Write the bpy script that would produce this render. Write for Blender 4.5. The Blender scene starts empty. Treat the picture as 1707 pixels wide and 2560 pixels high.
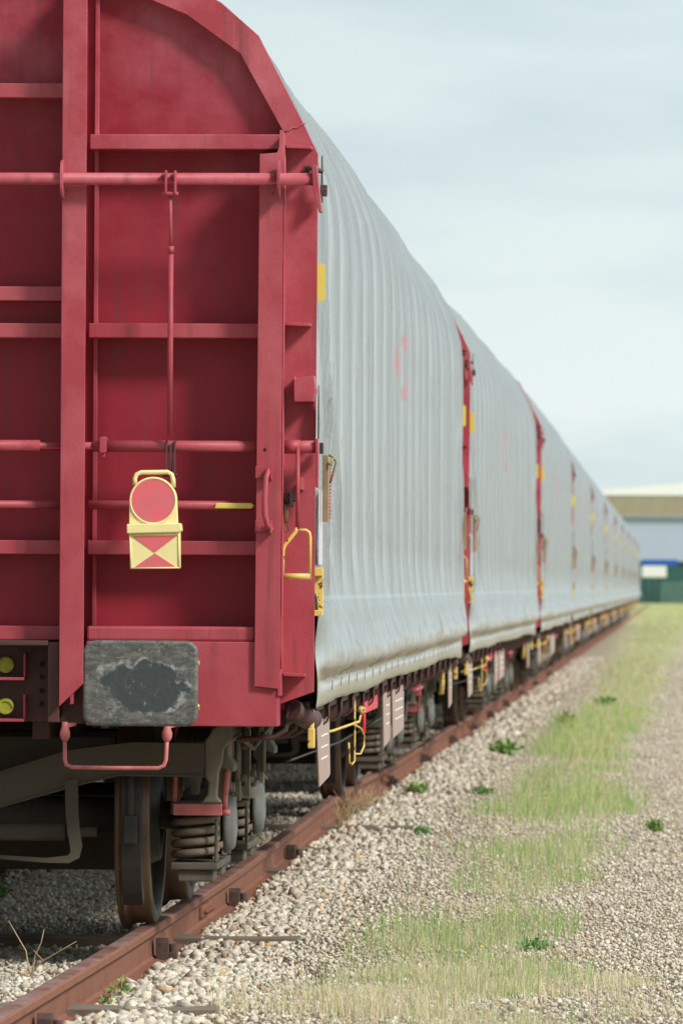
import bpy, math, random
import numpy as np
from mathutils import Vector, Matrix
random.seed(7); RNG = np.random.default_rng(7)
S = bpy.context.scene
C = S.collection
PI = math.pi

# ------------------------------------------------------------------ camera
cam_d = bpy.data.cameras.new('camera'); cam = bpy.data.objects.new('camera', cam_d); C.objects.link(cam)
S.camera = cam
cam_d.sensor_fit = 'HORIZONTAL'; cam_d.sensor_width = 24.0; cam_d.lens = 200.0
cam_d.clip_start = 0.5; cam_d.clip_end = 6000
CAM_Z = 1.443
yaw = math.atan(767/13067.0); pitch = math.atan(169.4/13067.0); roll = 0.0055
fwd = Vector((-math.sin(yaw)*math.cos(pitch), math.cos(yaw)*math.cos(pitch), math.sin(pitch)))
q = fwd.to_track_quat('-Z', 'Y')
cam.rotation_mode = 'QUATERNION'
cam.rotation_quaternion = q @ Matrix.Rotation(roll, 3, 'Z').to_quaternion()
cam.location = (0, 0, CAM_Z)
cam_d.dof.use_dof = True; cam_d.dof.focus_distance = 23.8; cam_d.dof.aperture_fstop = 7.6

# ------------------------------------------------------------------ world, sun, exposure
W = bpy.data.worlds.new("World"); S.world = W; W.use_nodes = True
sun_v = Vector((0.70, -0.52, 0.70)).normalized()
nt = W.node_tree; N = nt.nodes; Lk = nt.links
for n in list(N): N.remove(n)
out = N.new('ShaderNodeOutputWorld'); bg = N.new('ShaderNodeBackground'); bg.inputs['Strength'].default_value = 0.1
sky = N.new('ShaderNodeTexSky'); sky.sky_type = 'NISHITA'; sky.sun_disc = False
sky.sun_elevation = math.asin(sun_v.z); sky.sun_rotation = math.atan2(sun_v.x, sun_v.y)
sky.air_density = 1.0; sky.dust_density = 2.0
tc = N.new('ShaderNodeTexCoord'); mp = N.new('ShaderNodeMapping'); mp.inputs['Scale'].default_value = (9, 9, 34)
mp.inputs['Location'].default_value = (3.1, 1.2, 0.55)
nz = N.new('ShaderNodeTexNoise'); nz.inputs['Scale'].default_value = 1.0; nz.inputs['Detail'].default_value = 5; nz.inputs['Roughness'].default_value = 0.5
rp = N.new('ShaderNodeValToRGB'); rp.color_ramp.elements[0].position = 0.34; rp.color_ramp.elements[1].position = 0.58
rp.color_ramp.elements[0].color = (0.36,)*3+(1,); rp.color_ramp.elements[1].color = (1, 1, 1, 1)
mx = N.new('ShaderNodeMix'); mx.data_type = 'RGBA'
sep = N.new('ShaderNodeSeparateXYZ'); mr = N.new('ShaderNodeMapRange')
mr.inputs['From Min'].default_value = 0.0; mr.inputs['From Max'].default_value = 0.11; mr.inputs['To Min'].default_value = 0; mr.inputs['To Max'].default_value = 1
cc = N.new('ShaderNodeMix'); cc.data_type = 'RGBA'
cc.inputs[6].default_value = (7.3, 8.0, 7.85, 1); cc.inputs[7].default_value = (6.1, 7.1, 7.25, 1)
blu = N.new('ShaderNodeMix'); blu.data_type = 'RGBA'; blu.inputs[0].default_value = 0.8; blu.inputs[7].default_value = (4.4, 5.6, 6.3, 1)
Lk.new(tc.outputs['Generated'], mp.inputs['Vector']); Lk.new(mp.outputs[0], nz.inputs['Vector']); Lk.new(nz.outputs['Fac'], rp.inputs['Fac'])
Lk.new(tc.outputs['Generated'], sep.inputs[0]); Lk.new(sep.outputs['Z'], mr.inputs['Value']); Lk.new(mr.outputs[0], cc.inputs[0])
Lk.new(sky.outputs[0], blu.inputs[6])
Lk.new(rp.outputs[0], mx.inputs[0]); Lk.new(blu.outputs[2], mx.inputs[6]); Lk.new(cc.outputs[2], mx.inputs[7])
gl = N.new('ShaderNodeMapRange'); gl.inputs['From Min'].default_value = 0.10; gl.inputs['From Max'].default_value = 0.9; gl.inputs['To Min'].default_value = 1.0; gl.inputs['To Max'].default_value = 1.35
gx = N.new('ShaderNodeMapRange'); gx.inputs['From Min'].default_value = -0.9; gx.inputs['From Max'].default_value = 0.9; gx.inputs['To Min'].default_value = 0.58; gx.inputs['To Max'].default_value = 1.48  # sky set darker left, brighter right, to shape shading on the wagon end
gm = N.new('ShaderNodeMath'); gm.operation = 'MULTIPLY'; gs = N.new('ShaderNodeVectorMath'); gs.operation = 'SCALE'
Lk.new(sep.outputs['Z'], gl.inputs['Value']); Lk.new(sep.outputs['X'], gx.inputs['Value']); Lk.new(gl.outputs[0], gm.inputs[0]); Lk.new(gx.outputs[0], gm.inputs[1])
gy = N.new('ShaderNodeMapRange'); gy.inputs['From Min'].default_value = -0.95; gy.inputs['From Max'].default_value = 0.1; gy.inputs['To Min'].default_value = 0.50; gy.inputs['To Max'].default_value = 1.0  # unseen sky behind the camera dimmed for more contrast on the wagon end
gn = N.new('ShaderNodeMath'); gn.operation = 'MULTIPLY'; Lk.new(sep.outputs['Y'], gy.inputs['Value']); Lk.new(gm.outputs[0], gn.inputs[0]); Lk.new(gy.outputs[0], gn.inputs[1])
Lk.new(mx.outputs[2], gs.inputs[0]); Lk.new(gn.outputs[0], gs.inputs['Scale'])
Lk.new(gs.outputs[0], bg.inputs['Color']); Lk.new(bg.outputs[0], out.inputs[0])
sl = bpy.data.lights.new('sun', 'SUN'); sl.energy = 3.0; sl.angle = math.radians(11); sl.color = (1.0, 0.95, 0.87)
so = bpy.data.objects.new('sun', sl); C.objects.link(so); so.rotation_euler = (-sun_v).to_track_quat('-Z', 'Y').to_euler()
so.location = (5, 0, 12)
S.view_settings.view_transform = 'Standard'; S.view_settings.look = 'None'; S.view_settings.gamma = 1.0
S.view_settings.exposure = 0.2; S.view_settings.use_curve_mapping = False

# ------------------------------------------------------------------ materials
MATS = {}
def mat(name, col, rough=0.6, metal=0.0, vary=0.12, scale=6.0, stretch=(1, 1, 1), bump=0.1, bscale=60.0,
        spots=None, spot_amt=0.0, spot_scale=25.0, dirt=None, dirt_amt=0.0, dirt_scale=3.0, sheen=0.0, spec=0.5, fade=None):
    m = bpy.data.materials.new(name); m.use_nodes = True; t = m.node_tree; b = t.nodes['Principled BSDF']
    n = t.nodes; l = t.links
    tcn = n.new('ShaderNodeTexCoord'); mpn = n.new('ShaderNodeMapping'); mpn.inputs['Scale'].default_value = stretch
    oi = n.new('ShaderNodeObjectInfo'); vadd = n.new('ShaderNodeVectorMath'); vadd.operation = 'ADD'
    l.new(tcn.outputs['Object'], vadd.inputs[0]); l.new(oi.outputs['Random'], vadd.inputs[1]); l.new(vadd.outputs[0], mpn.inputs[0])
    nn = n.new('ShaderNodeTexNoise'); nn.inputs['Scale'].default_value = scale; nn.inputs['Detail'].default_value = 6; nn.inputs['Roughness'].default_value = 0.6
    l.new(mpn.outputs[0], nn.inputs['Vector'])
    r = n.new('ShaderNodeValToRGB'); lo = 1 - vary; hi = 1 + vary
    r.color_ramp.elements[0].position = 0.3; r.color_ramp.elements[1].position = 0.7
    r.color_ramp.elements[0].color = tuple(c*lo for c in col)+(1,); r.color_ramp.elements[1].color = tuple(min(1, c*hi) for c in col)+(1,)
    l.new(nn.outputs['Fac'], r.inputs[0]); cur = r.outputs[0]
    def layer(cur, c2, amt, sc, soft):
        n2 = n.new('ShaderNodeTexNoise'); n2.inputs['Scale'].default_value = sc; n2.inputs['Detail'].default_value = 8; n2.inputs['Roughness'].default_value = 0.65
        l.new(vadd.outputs[0], n2.inputs['Vector'])
        r2 = n.new('ShaderNodeValToRGB'); r2.color_ramp.elements[0].position = 1-amt-soft; r2.color_ramp.elements[1].position = 1-amt
        r2.color_ramp.elements[0].color = (0, 0, 0, 1); r2.color_ramp.elements[1].color = (1, 1, 1, 1)
        l.new(n2.outputs['Fac'], r2.inputs[0])
        mxx = n.new('ShaderNodeMix'); mxx.data_type = 'RGBA'; l.new(r2.outputs[0], mxx.inputs[0]); l.new(cur, mxx.inputs[6]); mxx.inputs[7].default_value = c2+(1,)
        return mxx.outputs[2]
    if fade:    # sun-bleached paint, more of it higher up
        fs = n.new('ShaderNodeSeparateXYZ'); l.new(tcn.outputs['Object'], fs.inputs[0])
        fa = n.new('ShaderNodeMath'); fa.operation = 'MULTIPLY_ADD'; fa.inputs[1].default_value = .9; l.new(nn.outputs['Fac'], fa.inputs[0]); l.new(fs.outputs['Z'], fa.inputs[2])
        fr = n.new('ShaderNodeMapRange'); fr.inputs['From Min'].default_value = fade[1]+.45; fr.inputs['From Max'].default_value = fade[2]+.45; fr.inputs['To Min'].default_value = fade[3]; fr.inputs['To Max'].default_value = fade[4]; l.new(fa.outputs[0], fr.inputs[0])
        fm = n.new('ShaderNodeMix'); fm.data_type = 'RGBA'; l.new(fr.outputs[0], fm.inputs[0]); l.new(cur, fm.inputs[6]); fm.inputs[7].default_value = fade[0]+(1,); cur = fm.outputs[2]
    if dirt: cur = layer(cur, dirt, dirt_amt, dirt_scale, 0.3)
    if fade:   # run-down stains
        mps = n.new('ShaderNodeMapping'); mps.inputs['Scale'].default_value = (1, 1, .09); l.new(vadd.outputs[0], mps.inputs[0])
        ns_ = n.new('ShaderNodeTexNoise'); ns_.inputs['Scale'].default_value = 17; ns_.inputs['Detail'].default_value = 8; l.new(mps.outputs[0], ns_.inputs['Vector'])
        rs_ = n.new('ShaderNodeMapRange'); rs_.inputs['From Min'].default_value = .56; rs_.inputs['From Max'].default_value = .74; rs_.inputs['To Max'].default_value = .6; l.new(ns_.outputs['Fac'], rs_.inputs[0])
        ms_ = n.new('ShaderNodeMix'); ms_.data_type = 'RGBA'; l.new(rs_.outputs[0], ms_.inputs[0]); l.new(cur, ms_.inputs[6]); ms_.inputs[7].default_value = (.17, .045, .045, 1); cur = ms_.outputs[2]
    if spots: cur = layer(cur, spots, spot_amt, spot_scale, 0.025)
    l.new(cur, b.inputs['Base Color']); b.inputs['Roughness'].default_value = rough; b.inputs['Metallic'].default_value = metal
    b.inputs['Specular IOR Level'].default_value = spec
    if sheen: b.inputs['Sheen Weight'].default_value = sheen
    if bump:
        n3 = n.new('ShaderNodeTexNoise'); n3.inputs['Scale'].default_value = bscale; n3.inputs['Detail'].default_value = 5
        l.new(vadd.outputs[0], n3.inputs['Vector']); bp = n.new('ShaderNodeBump'); bp.inputs['Strength'].default_value = bump; bp.inputs['Distance'].default_value = 0.004
        l.new(n3.outputs['Fac'], bp.inputs['Height']); l.new(bp.outputs[0], b.inputs['Normal'])
    MATS[name] = m; return m
RED = (0.45, 0.080, 0.100)
mat('red_paint', RED, 0.48, vary=0.14, scale=2.2, stretch=(1, 1, .35), bump=0.25, bscale=90, spots=(.10, .035, .03), spot_amt=0.285, spot_scale=30, dirt=(.38, .052, .072), dirt_amt=0.38, dirt_scale=3.2, spec=.35, fade=((.58, .19, .23), 1.2, 3.7, .05, .5))
mat('red_panel', (0.33, 0.028, 0.046), 0.45, vary=0.16, scale=1.5, stretch=(1, 1, .5), bump=0.35, bscale=25, spots=(.07, .03, .035), spot_amt=0.265, spot_scale=26, dirt=(.28, .020, .038), dirt_amt=0.44, dirt_scale=2.2, spec=.3, fade=((.50, .17, .205), 2.6, 3.9, .0, .7))
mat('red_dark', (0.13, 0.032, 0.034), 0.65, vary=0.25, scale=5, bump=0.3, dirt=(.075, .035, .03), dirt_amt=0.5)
mat('red_bright', (0.62, 0.02, 0.05), 0.45, vary=0.1, spots=(.3, .12, .1), spot_amt=.3)
mat('red_reflector', (0.88, 0.12, 0.16), 0.45, vary=0.07, scale=14, bump=0.1, dirt=(.66, .16, .18), dirt_amt=.4, dirt_scale=9)
mat('pink_worn', (0.55, 0.16, 0.16), 0.55, vary=0.25, scale=20)
mat('yellow_paint', (0.80, 0.56, 0.09), 0.5, vary=0.12, scale=12, spots=(.13, .045, .02), spot_amt=0.42, spot_scale=24, dirt=(.7, .5, .17), dirt_amt=.4, dirt_scale=14)
mat('yellow_plastic', (0.88, 0.76, 0.36), 0.5, vary=0.07, scale=10, bump=.05, spots=(.40, .27, .12), spot_amt=.31, spot_scale=40)
mat('yellow_clean', (0.74, 0.61, 0.12), 0.45, vary=0.06)
mat('yellow_green', (0.38, 0.40, 0.04), 0.5, vary=0.3, scale=25)
mat('orange_rust', (0.42, 0.17, 0.06), 0.7, vary=0.2)
mat('black_hole', (0.012, 0.010, 0.010), 0.8, vary=0.1, bump=0)
mat('dark_metal', (0.035, 0.030, 0.028), 0.6, vary=0.3, bump=.3)
mat('bogie_paint', (0.078, 0.070, 0.053), 0.8, vary=0.28, scale=9, bump=0.5, bscale=70, dirt=(.09, .075, .055), dirt_amt=.5, dirt_scale=6, spec=.3)
mat('bogie_light', (0.23, 0.21, 0.165), 0.8, vary=0.22, scale=9, bump=0.5, dirt=(.16, .14, .10), dirt_amt=.45, dirt_scale=6, spec=.3)
mat('bogie_dark', (0.045, 0.042, 0.034), 0.75, vary=0.3, scale=9, bump=.5, dirt=(.12, .10, .075), dirt_amt=.4, dirt_scale=8, spec=.35)
mat('spring_steel', (0.17, 0.145, 0.108), 0.7, vary=0.25, scale=16, bump=0.4, dirt=(.16, .12, .085), dirt_amt=.45, dirt_scale=10, spec=.3)
mat('axle_cover', (0.15, 0.155, 0.145), 0.6, vary=0.18, scale=12, bump=0.3)
mat('wheel_tread', (0.11, 0.062, 0.038), 0.42, metal=.25, vary=0.45, scale=8, stretch=(6, .6, .6), bump=.2, spots=(.22, .12, .06), spot_amt=.36, spot_scale=6, dirt=(.17,.11,.07), dirt_amt=.4)
mat('wheel_face', (0.075, 0.07, 0.062), 0.7, vary=0.35, scale=9, bump=.3)
mat('rail_rust', (0.185, 0.068, 0.043), 0.8, vary=0.22, scale=5, stretch=(1, .3, 2), bump=0.5, bscale=110, dirt=(.23, .10, .062), dirt_amt=.45, dirt_scale=8, spec=.25)
mat('clip_rust', (0.075, 0.042, 0.032), 0.8, vary=.35, scale=20, bump=.5)
mat('rail_top', (0.42, 0.30, 0.29), 0.42, metal=.35, vary=0.18, scale=3, stretch=(8, .25, 1), bump=0.15, dirt=(.26, .11, .07), dirt_amt=.38, dirt_scale=5)
mat('concrete_wood', (0.18, 0.135, 0.10), 0.85, vary=0.3, scale=4, stretch=(1, 9, 9), bump=.7, bscale=30)
mat('brass', (0.30, 0.225, 0.12), 0.5, metal=.3, vary=.2)
mat('placard', (0.40, 0.31, 0.275), 0.55, vary=.1, scale=6, dirt=(.4, .27, .22), dirt_amt=.4)
mat('white_paint', (0.78, 0.78, 0.76), 0.5, vary=.05)
mat('clear_label', (0.62, 0.56, 0.62), 0.3, vary=.2, scale=20, stretch=(1, 1, 5))
mat('faded_red', (0.62, 0.25, 0.25), 0.6, vary=.25, scale=9, dirt=(.60, .48, .47), dirt_amt=.45, dirt_scale=8, bump=0)
mat('stalk', (0.50, 0.38, 0.20), 0.8, vary=.2)
mat('weed_green', (0.15, 0.32, 0.11), 0.55, vary=.5, scale=30, bump=0)
mat('weed_light', (0.20, 0.34, 0.08), 0.6, vary=.4, scale=30, bump=0)
mat('weed_dark', (0.10, 0.07, 0.04), 0.7, vary=.4)
mat('building_wall', (0.42, 0.49, 0.62), 0.6, vary=.03, scale=.5, bump=0)
mat('building_fascia', (0.34, 0.295, 0.21), 0.7, vary=.08, scale=.4, stretch=(3, 1, 1), bump=0)
mat('building_roof', (0.85, 0.85, 0.83), 0.6, vary=.03, bump=0)
mat('teal_dark', (0.03, 0.10, 0.09), 0.6, vary=.2, bump=0)
mat('blue_paint', (0.015, 0.10, 0.42), 0.5, vary=.1, bump=0)
mat('fence_wire', (0.15, 0.24, 0.21), 0.6, vary=.1, bump=0)
mat('hedge_leaf', (0.07, 0.17, 0.12), 0.7, vary=.4, scale=2, bump=0)
mat('tyre', (0.02, 0.02, 0.02), 0.8, bump=0)

# buffer face: greasy, scraped steel
def buffer_mat():
    m = mat('buffer_steel', (0.085, 0.088, 0.085), 0.62, metal=0.15, vary=.3, scale=7, bump=.5, bscale=45)
    t = m.node_tree; n = t.nodes; l = t.links; b = n['Principled BSDF']
    tcn = n.new('ShaderNodeTexCoord'); cur = b.inputs['Base Color'].links[0].from_socket
    def noise(sc, st=(1, 1, 1), det=9, ro=.7):
        mpn = n.new('ShaderNodeMapping'); mpn.inputs['Scale'].default_value = st; l.new(tcn.outputs['Object'], mpn.inputs[0])
        x = n.new('ShaderNodeTexNoise'); x.inputs['Scale'].default_value = sc; x.inputs['Detail'].default_value = det; x.inputs['Roughness'].default_value = ro
        l.new(mpn.outputs[0], x.inputs['Vector']); return x.outputs['Fac']
    def ramp(s, a, bb, inv=False):
        r = n.new('ShaderNodeMapRange'); r.inputs['From Min'].default_value = a; r.inputs['From Max'].default_value = bb
        r.inputs['To Min'].default_value = 1 if inv else 0; r.inputs['To Max'].default_value = 0 if inv else 1; l.new(s, r.inputs[0]); return r.outputs[0]
    def mixc(f, a, col):
        x = n.new('ShaderNodeMix'); x.data_type = 'RGBA'; l.new(f, x.inputs[0]); l.new(a, x.inputs[6]); x.inputs[7].default_value = col+(1,); return x.outputs[2]
    def math_(op, a, b2):
        x = n.new('ShaderNodeMath'); x.operation = op
        for i, v in enumerate((a, b2)):
            if isinstance(v, (int, float)): x.inputs[i].default_value = v
            else: l.new(v, x.inputs[i])
        return x.outputs[0]
    cur = mixc(ramp(noise(34, (.55, 1, 1.1)), .47, .60), cur, (.17, .165, .145))
    cur = mixc(ramp(noise(95, (.8, 1, 1)), .55, .66), cur, (.24, .235, .215))
    cur = mixc(ramp(noise(60, (.5, 1, 1)), .40, .30), cur, (.03, .03, .03))
    cur = mixc(ramp(noise(55, (.5, 1, 1)), .60, .68), cur, (.30, .30, .275))
    cur = mixc(ramp(noise(16, (.25, 1, 3)), .62, .69), cur, (.05, .05, .05))
    # worn greasy oval, centre (0.885, 1.045)
    sp = n.new('ShaderNodeSeparateXYZ'); l.new(tcn.outputs['Object'], sp.inputs[0])
    dx = math_('DIVIDE', math_('SUBTRACT', sp.outputs['X'], 0.888), 0.182); dz = math_('DIVIDE', math_('SUBTRACT', sp.outputs['Z'], 1.040), 0.115)
    rr = math_('SQRT', math_('ADD', math_('MULTIPLY', dx, dx), math_('MULTIPLY', dz, dz)), 0)
    rr = math_('ADD', rr, math_('MULTIPLY', math_('SUBTRACT', noise(9, (1,1,1), 7, .6), .5), 1.5))
    inner = ramp(rr, .92, 1.0, True)
    edge = math_('MULTIPLY', ramp(rr, .90, .97), ramp(rr, 1.03, 1.12, True))
    cur = mixc(inner, cur, (.050, .062, .066))
    cur = mixc(math_('MULTIPLY', edge, ramp(noise(22), .46, .60)), cur, (.33, .34, .33))
    cur = mixc(math_('MULTIPLY', inner, ramp(noise(26, (1.4, 1, .9)), .60, .68)), cur, (.24, .26, .255))
    # round rub marks
    ox = math_('SUBTRACT', sp.outputs['X'], 0.885); oz = math_('SUBTRACT', sp.outputs['Z'], 1.045)
    r2 = math_('SQRT', math_('ADD', math_('MULTIPLY', ox, ox), math_('MULTIPLY', oz, oz)), 0)
    for rad in (.068, .112):
        ring = ramp(math_('ABSOLUTE', math_('SUBTRACT', r2, rad), 0), 0.0, .006, True)
        cur = mixc(math_('MULTIPLY', math_('MULTIPLY', ring, .6), ramp(noise(15), .45, .62)), cur, (.13, .14, .14))
    l.new(cur, b.inputs['Base Color'])
buffer_mat()

# tarpaulin
def tarp_mat():
    m = bpy.data.materials.new('tarpaulin'); m.use_nodes = True; t = m.node_tree; n = t.nodes; l = t.links; b = n['Principled BSDF']
    tcn = n.new('ShaderNodeTexCoord'); sp = n.new('ShaderNodeSeparateXYZ'); l.new(tcn.outputs['Object'], sp.inputs[0])
    oi = n.new('ShaderNodeObjectInfo'); va = n.new('ShaderNodeVectorMath'); va.operation = 'ADD'; l.new(tcn.outputs['Object'], va.inputs[0]); l.new(oi.outputs['Random'], va.inputs[1])
    def noise(sc, st=(1, 1, 1), det=6, ro=.6):
        mpn = n.new('ShaderNodeMapping'); mpn.inputs['Scale'].default_value = st; l.new(va.outputs[0], mpn.inputs[0])
        x = n.new('ShaderNodeTexNoise'); x.inputs['Scale'].default_value = sc; x.inputs['Detail'].default_value = det; x.inputs['Roughness'].default_value = ro
        l.new(mpn.outputs[0], x.inputs['Vector']); return x.outputs['Fac']
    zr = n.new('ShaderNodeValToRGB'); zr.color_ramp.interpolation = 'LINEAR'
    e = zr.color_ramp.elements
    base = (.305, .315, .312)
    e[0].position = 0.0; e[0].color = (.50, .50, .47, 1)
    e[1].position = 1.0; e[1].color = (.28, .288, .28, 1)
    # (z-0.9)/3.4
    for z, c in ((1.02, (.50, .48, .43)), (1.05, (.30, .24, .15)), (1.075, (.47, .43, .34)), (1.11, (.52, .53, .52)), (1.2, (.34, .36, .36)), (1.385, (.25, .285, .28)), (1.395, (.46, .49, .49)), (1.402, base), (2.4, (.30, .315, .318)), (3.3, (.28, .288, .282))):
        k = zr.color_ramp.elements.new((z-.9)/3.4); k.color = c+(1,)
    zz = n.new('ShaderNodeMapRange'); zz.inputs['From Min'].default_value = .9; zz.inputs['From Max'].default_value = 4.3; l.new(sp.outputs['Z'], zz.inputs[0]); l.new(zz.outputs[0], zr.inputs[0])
    r = n.new('ShaderNodeValToRGB'); r.color_ramp.elements[0].position = .3; r.color_ramp.elements[1].position = .72
    r.color_ramp.elements[0].color = (.86, .87, .86, 1); r.color_ramp.elements[1].color = (1.06, 1.06, 1.05, 1); l.new(noise(5, (1, 2.4, .25), 8), r.inputs[0])
    mu = n.new('ShaderNodeMix'); mu.data_type = 'RGBA'; mu.blend_type = 'MULTIPLY'; mu.inputs[0].default_value = 1; l.new(zr.outputs[0], mu.inputs[6]); l.new(r.outputs[0], mu.inputs[7])
    # dirt streaks running down from the roof
    r2 = n.new('ShaderNodeValToRGB'); r2.color_ramp.elements[0].position = .56; r2.color_ramp.elements[1].position = .72
    l.new(noise(7, (1, 5, .12), 8), r2.inputs[0])
    m2 = n.new('ShaderNodeMix'); m2.data_type = 'RGBA'; fm = n.new('ShaderNodeMath'); fm.operation = 'MULTIPLY'; fm.inputs[1].default_value = .45
    l.new(r2.outputs[0], fm.inputs[0]); l.new(fm.outputs[0], m2.inputs[0]); l.new(mu.outputs[2], m2.inputs[6]); m2.inputs[7].default_value = (.27, .25, .21, 1)
    def M(op, a, b2=0.0):
        x = n.new('ShaderNodeMath'); x.operation = op
        for i, v in enumerate((a, b2)):
            if isinstance(v, (int, float)): x.inputs[i].default_value = v
            else: l.new(v, x.inputs[i])
        return x.outputs[0]
    def step(v, a, b2):
        x = n.new('ShaderNodeMapRange'); x.inputs['From Min'].default_value = a; x.inputs['From Max'].default_value = b2; l.new(v, x.inputs[0]); return x.outputs[0]
    def mixc(f, a, c):
        x = n.new('ShaderNodeMix'); x.data_type = 'RGBA'; l.new(f, x.inputs[0]); l.new(a, x.inputs[6]); x.inputs[7].default_value = c+(1,); return x.outputs[2]
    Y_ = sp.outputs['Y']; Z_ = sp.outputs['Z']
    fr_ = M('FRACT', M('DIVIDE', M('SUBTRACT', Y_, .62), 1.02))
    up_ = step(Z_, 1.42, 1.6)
    fold_shade = M('MULTIPLY', M('MULTIPLY', M('MULTIPLY', step(fr_, .55, .76), step(fr_, .93, .78)), up_), .0)
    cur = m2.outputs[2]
    pale = M('MULTIPLY', M('MULTIPLY', step(fr_, .66, .72), step(fr_, .88, .76)), M('MULTIPLY', up_, .65))  # lit rise of each fold, painted into the cloth colour
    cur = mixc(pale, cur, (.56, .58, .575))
    fold_shade = M('MULTIPLY', M('MAXIMUM', step(fr_, .90, .99), step(fr_, .25, .0)), M('MULTIPLY', up_, .7))  # shading of the folds between hoops, painted into the cloth colour
    cur = mixc(fold_shade, cur, (.19, .20, .198))
    # faded printed mark
    ey = M('DIVIDE', M('SUBTRACT', Y_, 8.35), .62); ez = M('DIVIDE', M('SUBTRACT', Z_, 2.67), .165)
    rr = M('SQRT', M('ADD', M('MULTIPLY', ey, ey), M('MULTIPLY', ez, ez)))
    ring = M('MULTIPLY', step(M('ABSOLUTE', M('SUBTRACT', rr, 1.0)), .26, .18), step(M('ABSOLUTE', ey), .12, .2))
    blob = step(M('ADD', M('ABSOLUTE', M('MULTIPLY', M('SUBTRACT', Y_, 8.35), 2.5)), M('ABSOLUTE', M('MULTIPLY', M('SUBTRACT', Z_, 2.66), 7))), .35, .25)
    blob2 = step(M('ADD', M('ABSOLUTE', M('MULTIPLY', M('SUBTRACT', Y_, 7.25), 4)), M('ABSOLUTE', M('MULTIPLY', M('SUBTRACT', Z_, 2.68), 5))), .5, .4)
    ln = M('MULTIPLY', step(M('ABSOLUTE', M('SUBTRACT', Y_, M('ADD', 7.15, M('MULTIPLY', M('SINE', M('MULTIPLY', Z_, 9)), .08)))), .09, .05), M('MULTIPLY', step(Z_, 2.32, 2.34), step(Z_, 2.84, 2.82)))
    mark = M('MAXIMUM', M('MAXIMUM', ring, blob), M('MAXIMUM', blob2, ln))
    mark = M('MULTIPLY', mark, M('MULTIPLY', step(noise(7, (1, 1, 2), 6), .36, .56), M('MULTIPLY', step(sp.outputs['X'], 0, .1), .8)))
    cur = mixc(mark, cur, (.50, .16, .16))
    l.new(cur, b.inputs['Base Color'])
    b.inputs['Roughness'].default_value = .20; b.inputs['Metallic'].default_value = .35; b.inputs['Specular IOR Level'].default_value = .75
    bp = n.new('ShaderNodeBump'); bp.inputs['Strength'].default_value = .5; bp.inputs['Distance'].default_value = .012
    ad = n.new('ShaderNodeMath'); ad.operation = 'ADD'; l.new(noise(9, (1, 3.0, .22), 5), ad.inputs[0])
    sc = n.new('ShaderNodeMath'); sc.operation = 'MULTIPLY'; sc.inputs[1].default_value = .25; l.new(noise(55, (1, 1, 1), 3), sc.inputs[0]); l.new(sc.outputs[0], ad.inputs[1])
    cr_ = None
    for sc_, st_, w_ in ((3.2, (1, 2.6, .40), .03), (5.5, (1, 3.5, .22), .04)):
        ab = n.new('ShaderNodeMath'); ab.operation = 'SUBTRACT'; ab.inputs[1].default_value = .5; l.new(noise(sc_, st_, 2, .4), ab.inputs[0])
        a2 = n.new('ShaderNodeMath'); a2.operation = 'ABSOLUTE'; l.new(ab.outputs[0], a2.inputs[0])
        mr2 = n.new('ShaderNodeMapRange'); mr2.interpolation_type = 'SMOOTHSTEP'; mr2.inputs['From Min'].default_value = 0; mr2.inputs['From Max'].default_value = w_; mr2.inputs['To Min'].default_value = .26; mr2.inputs['To Max'].default_value = 0; l.new(a2.outputs[0], mr2.inputs[0])
        prev = cr_ if cr_ else ad.outputs[0]
        a3 = n.new('ShaderNodeMath'); a3.operation = 'ADD'; l.new(prev, a3.inputs[0]); l.new(mr2.outputs[0], a3.inputs[1]); cr_ = a3.outputs[0]
    l.new(cr_, bp.inputs['Height']); l.new(bp.outputs[0], b.inputs['Normal'])
    MATS['tarpaulin'] = m
tarp_mat()

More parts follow.
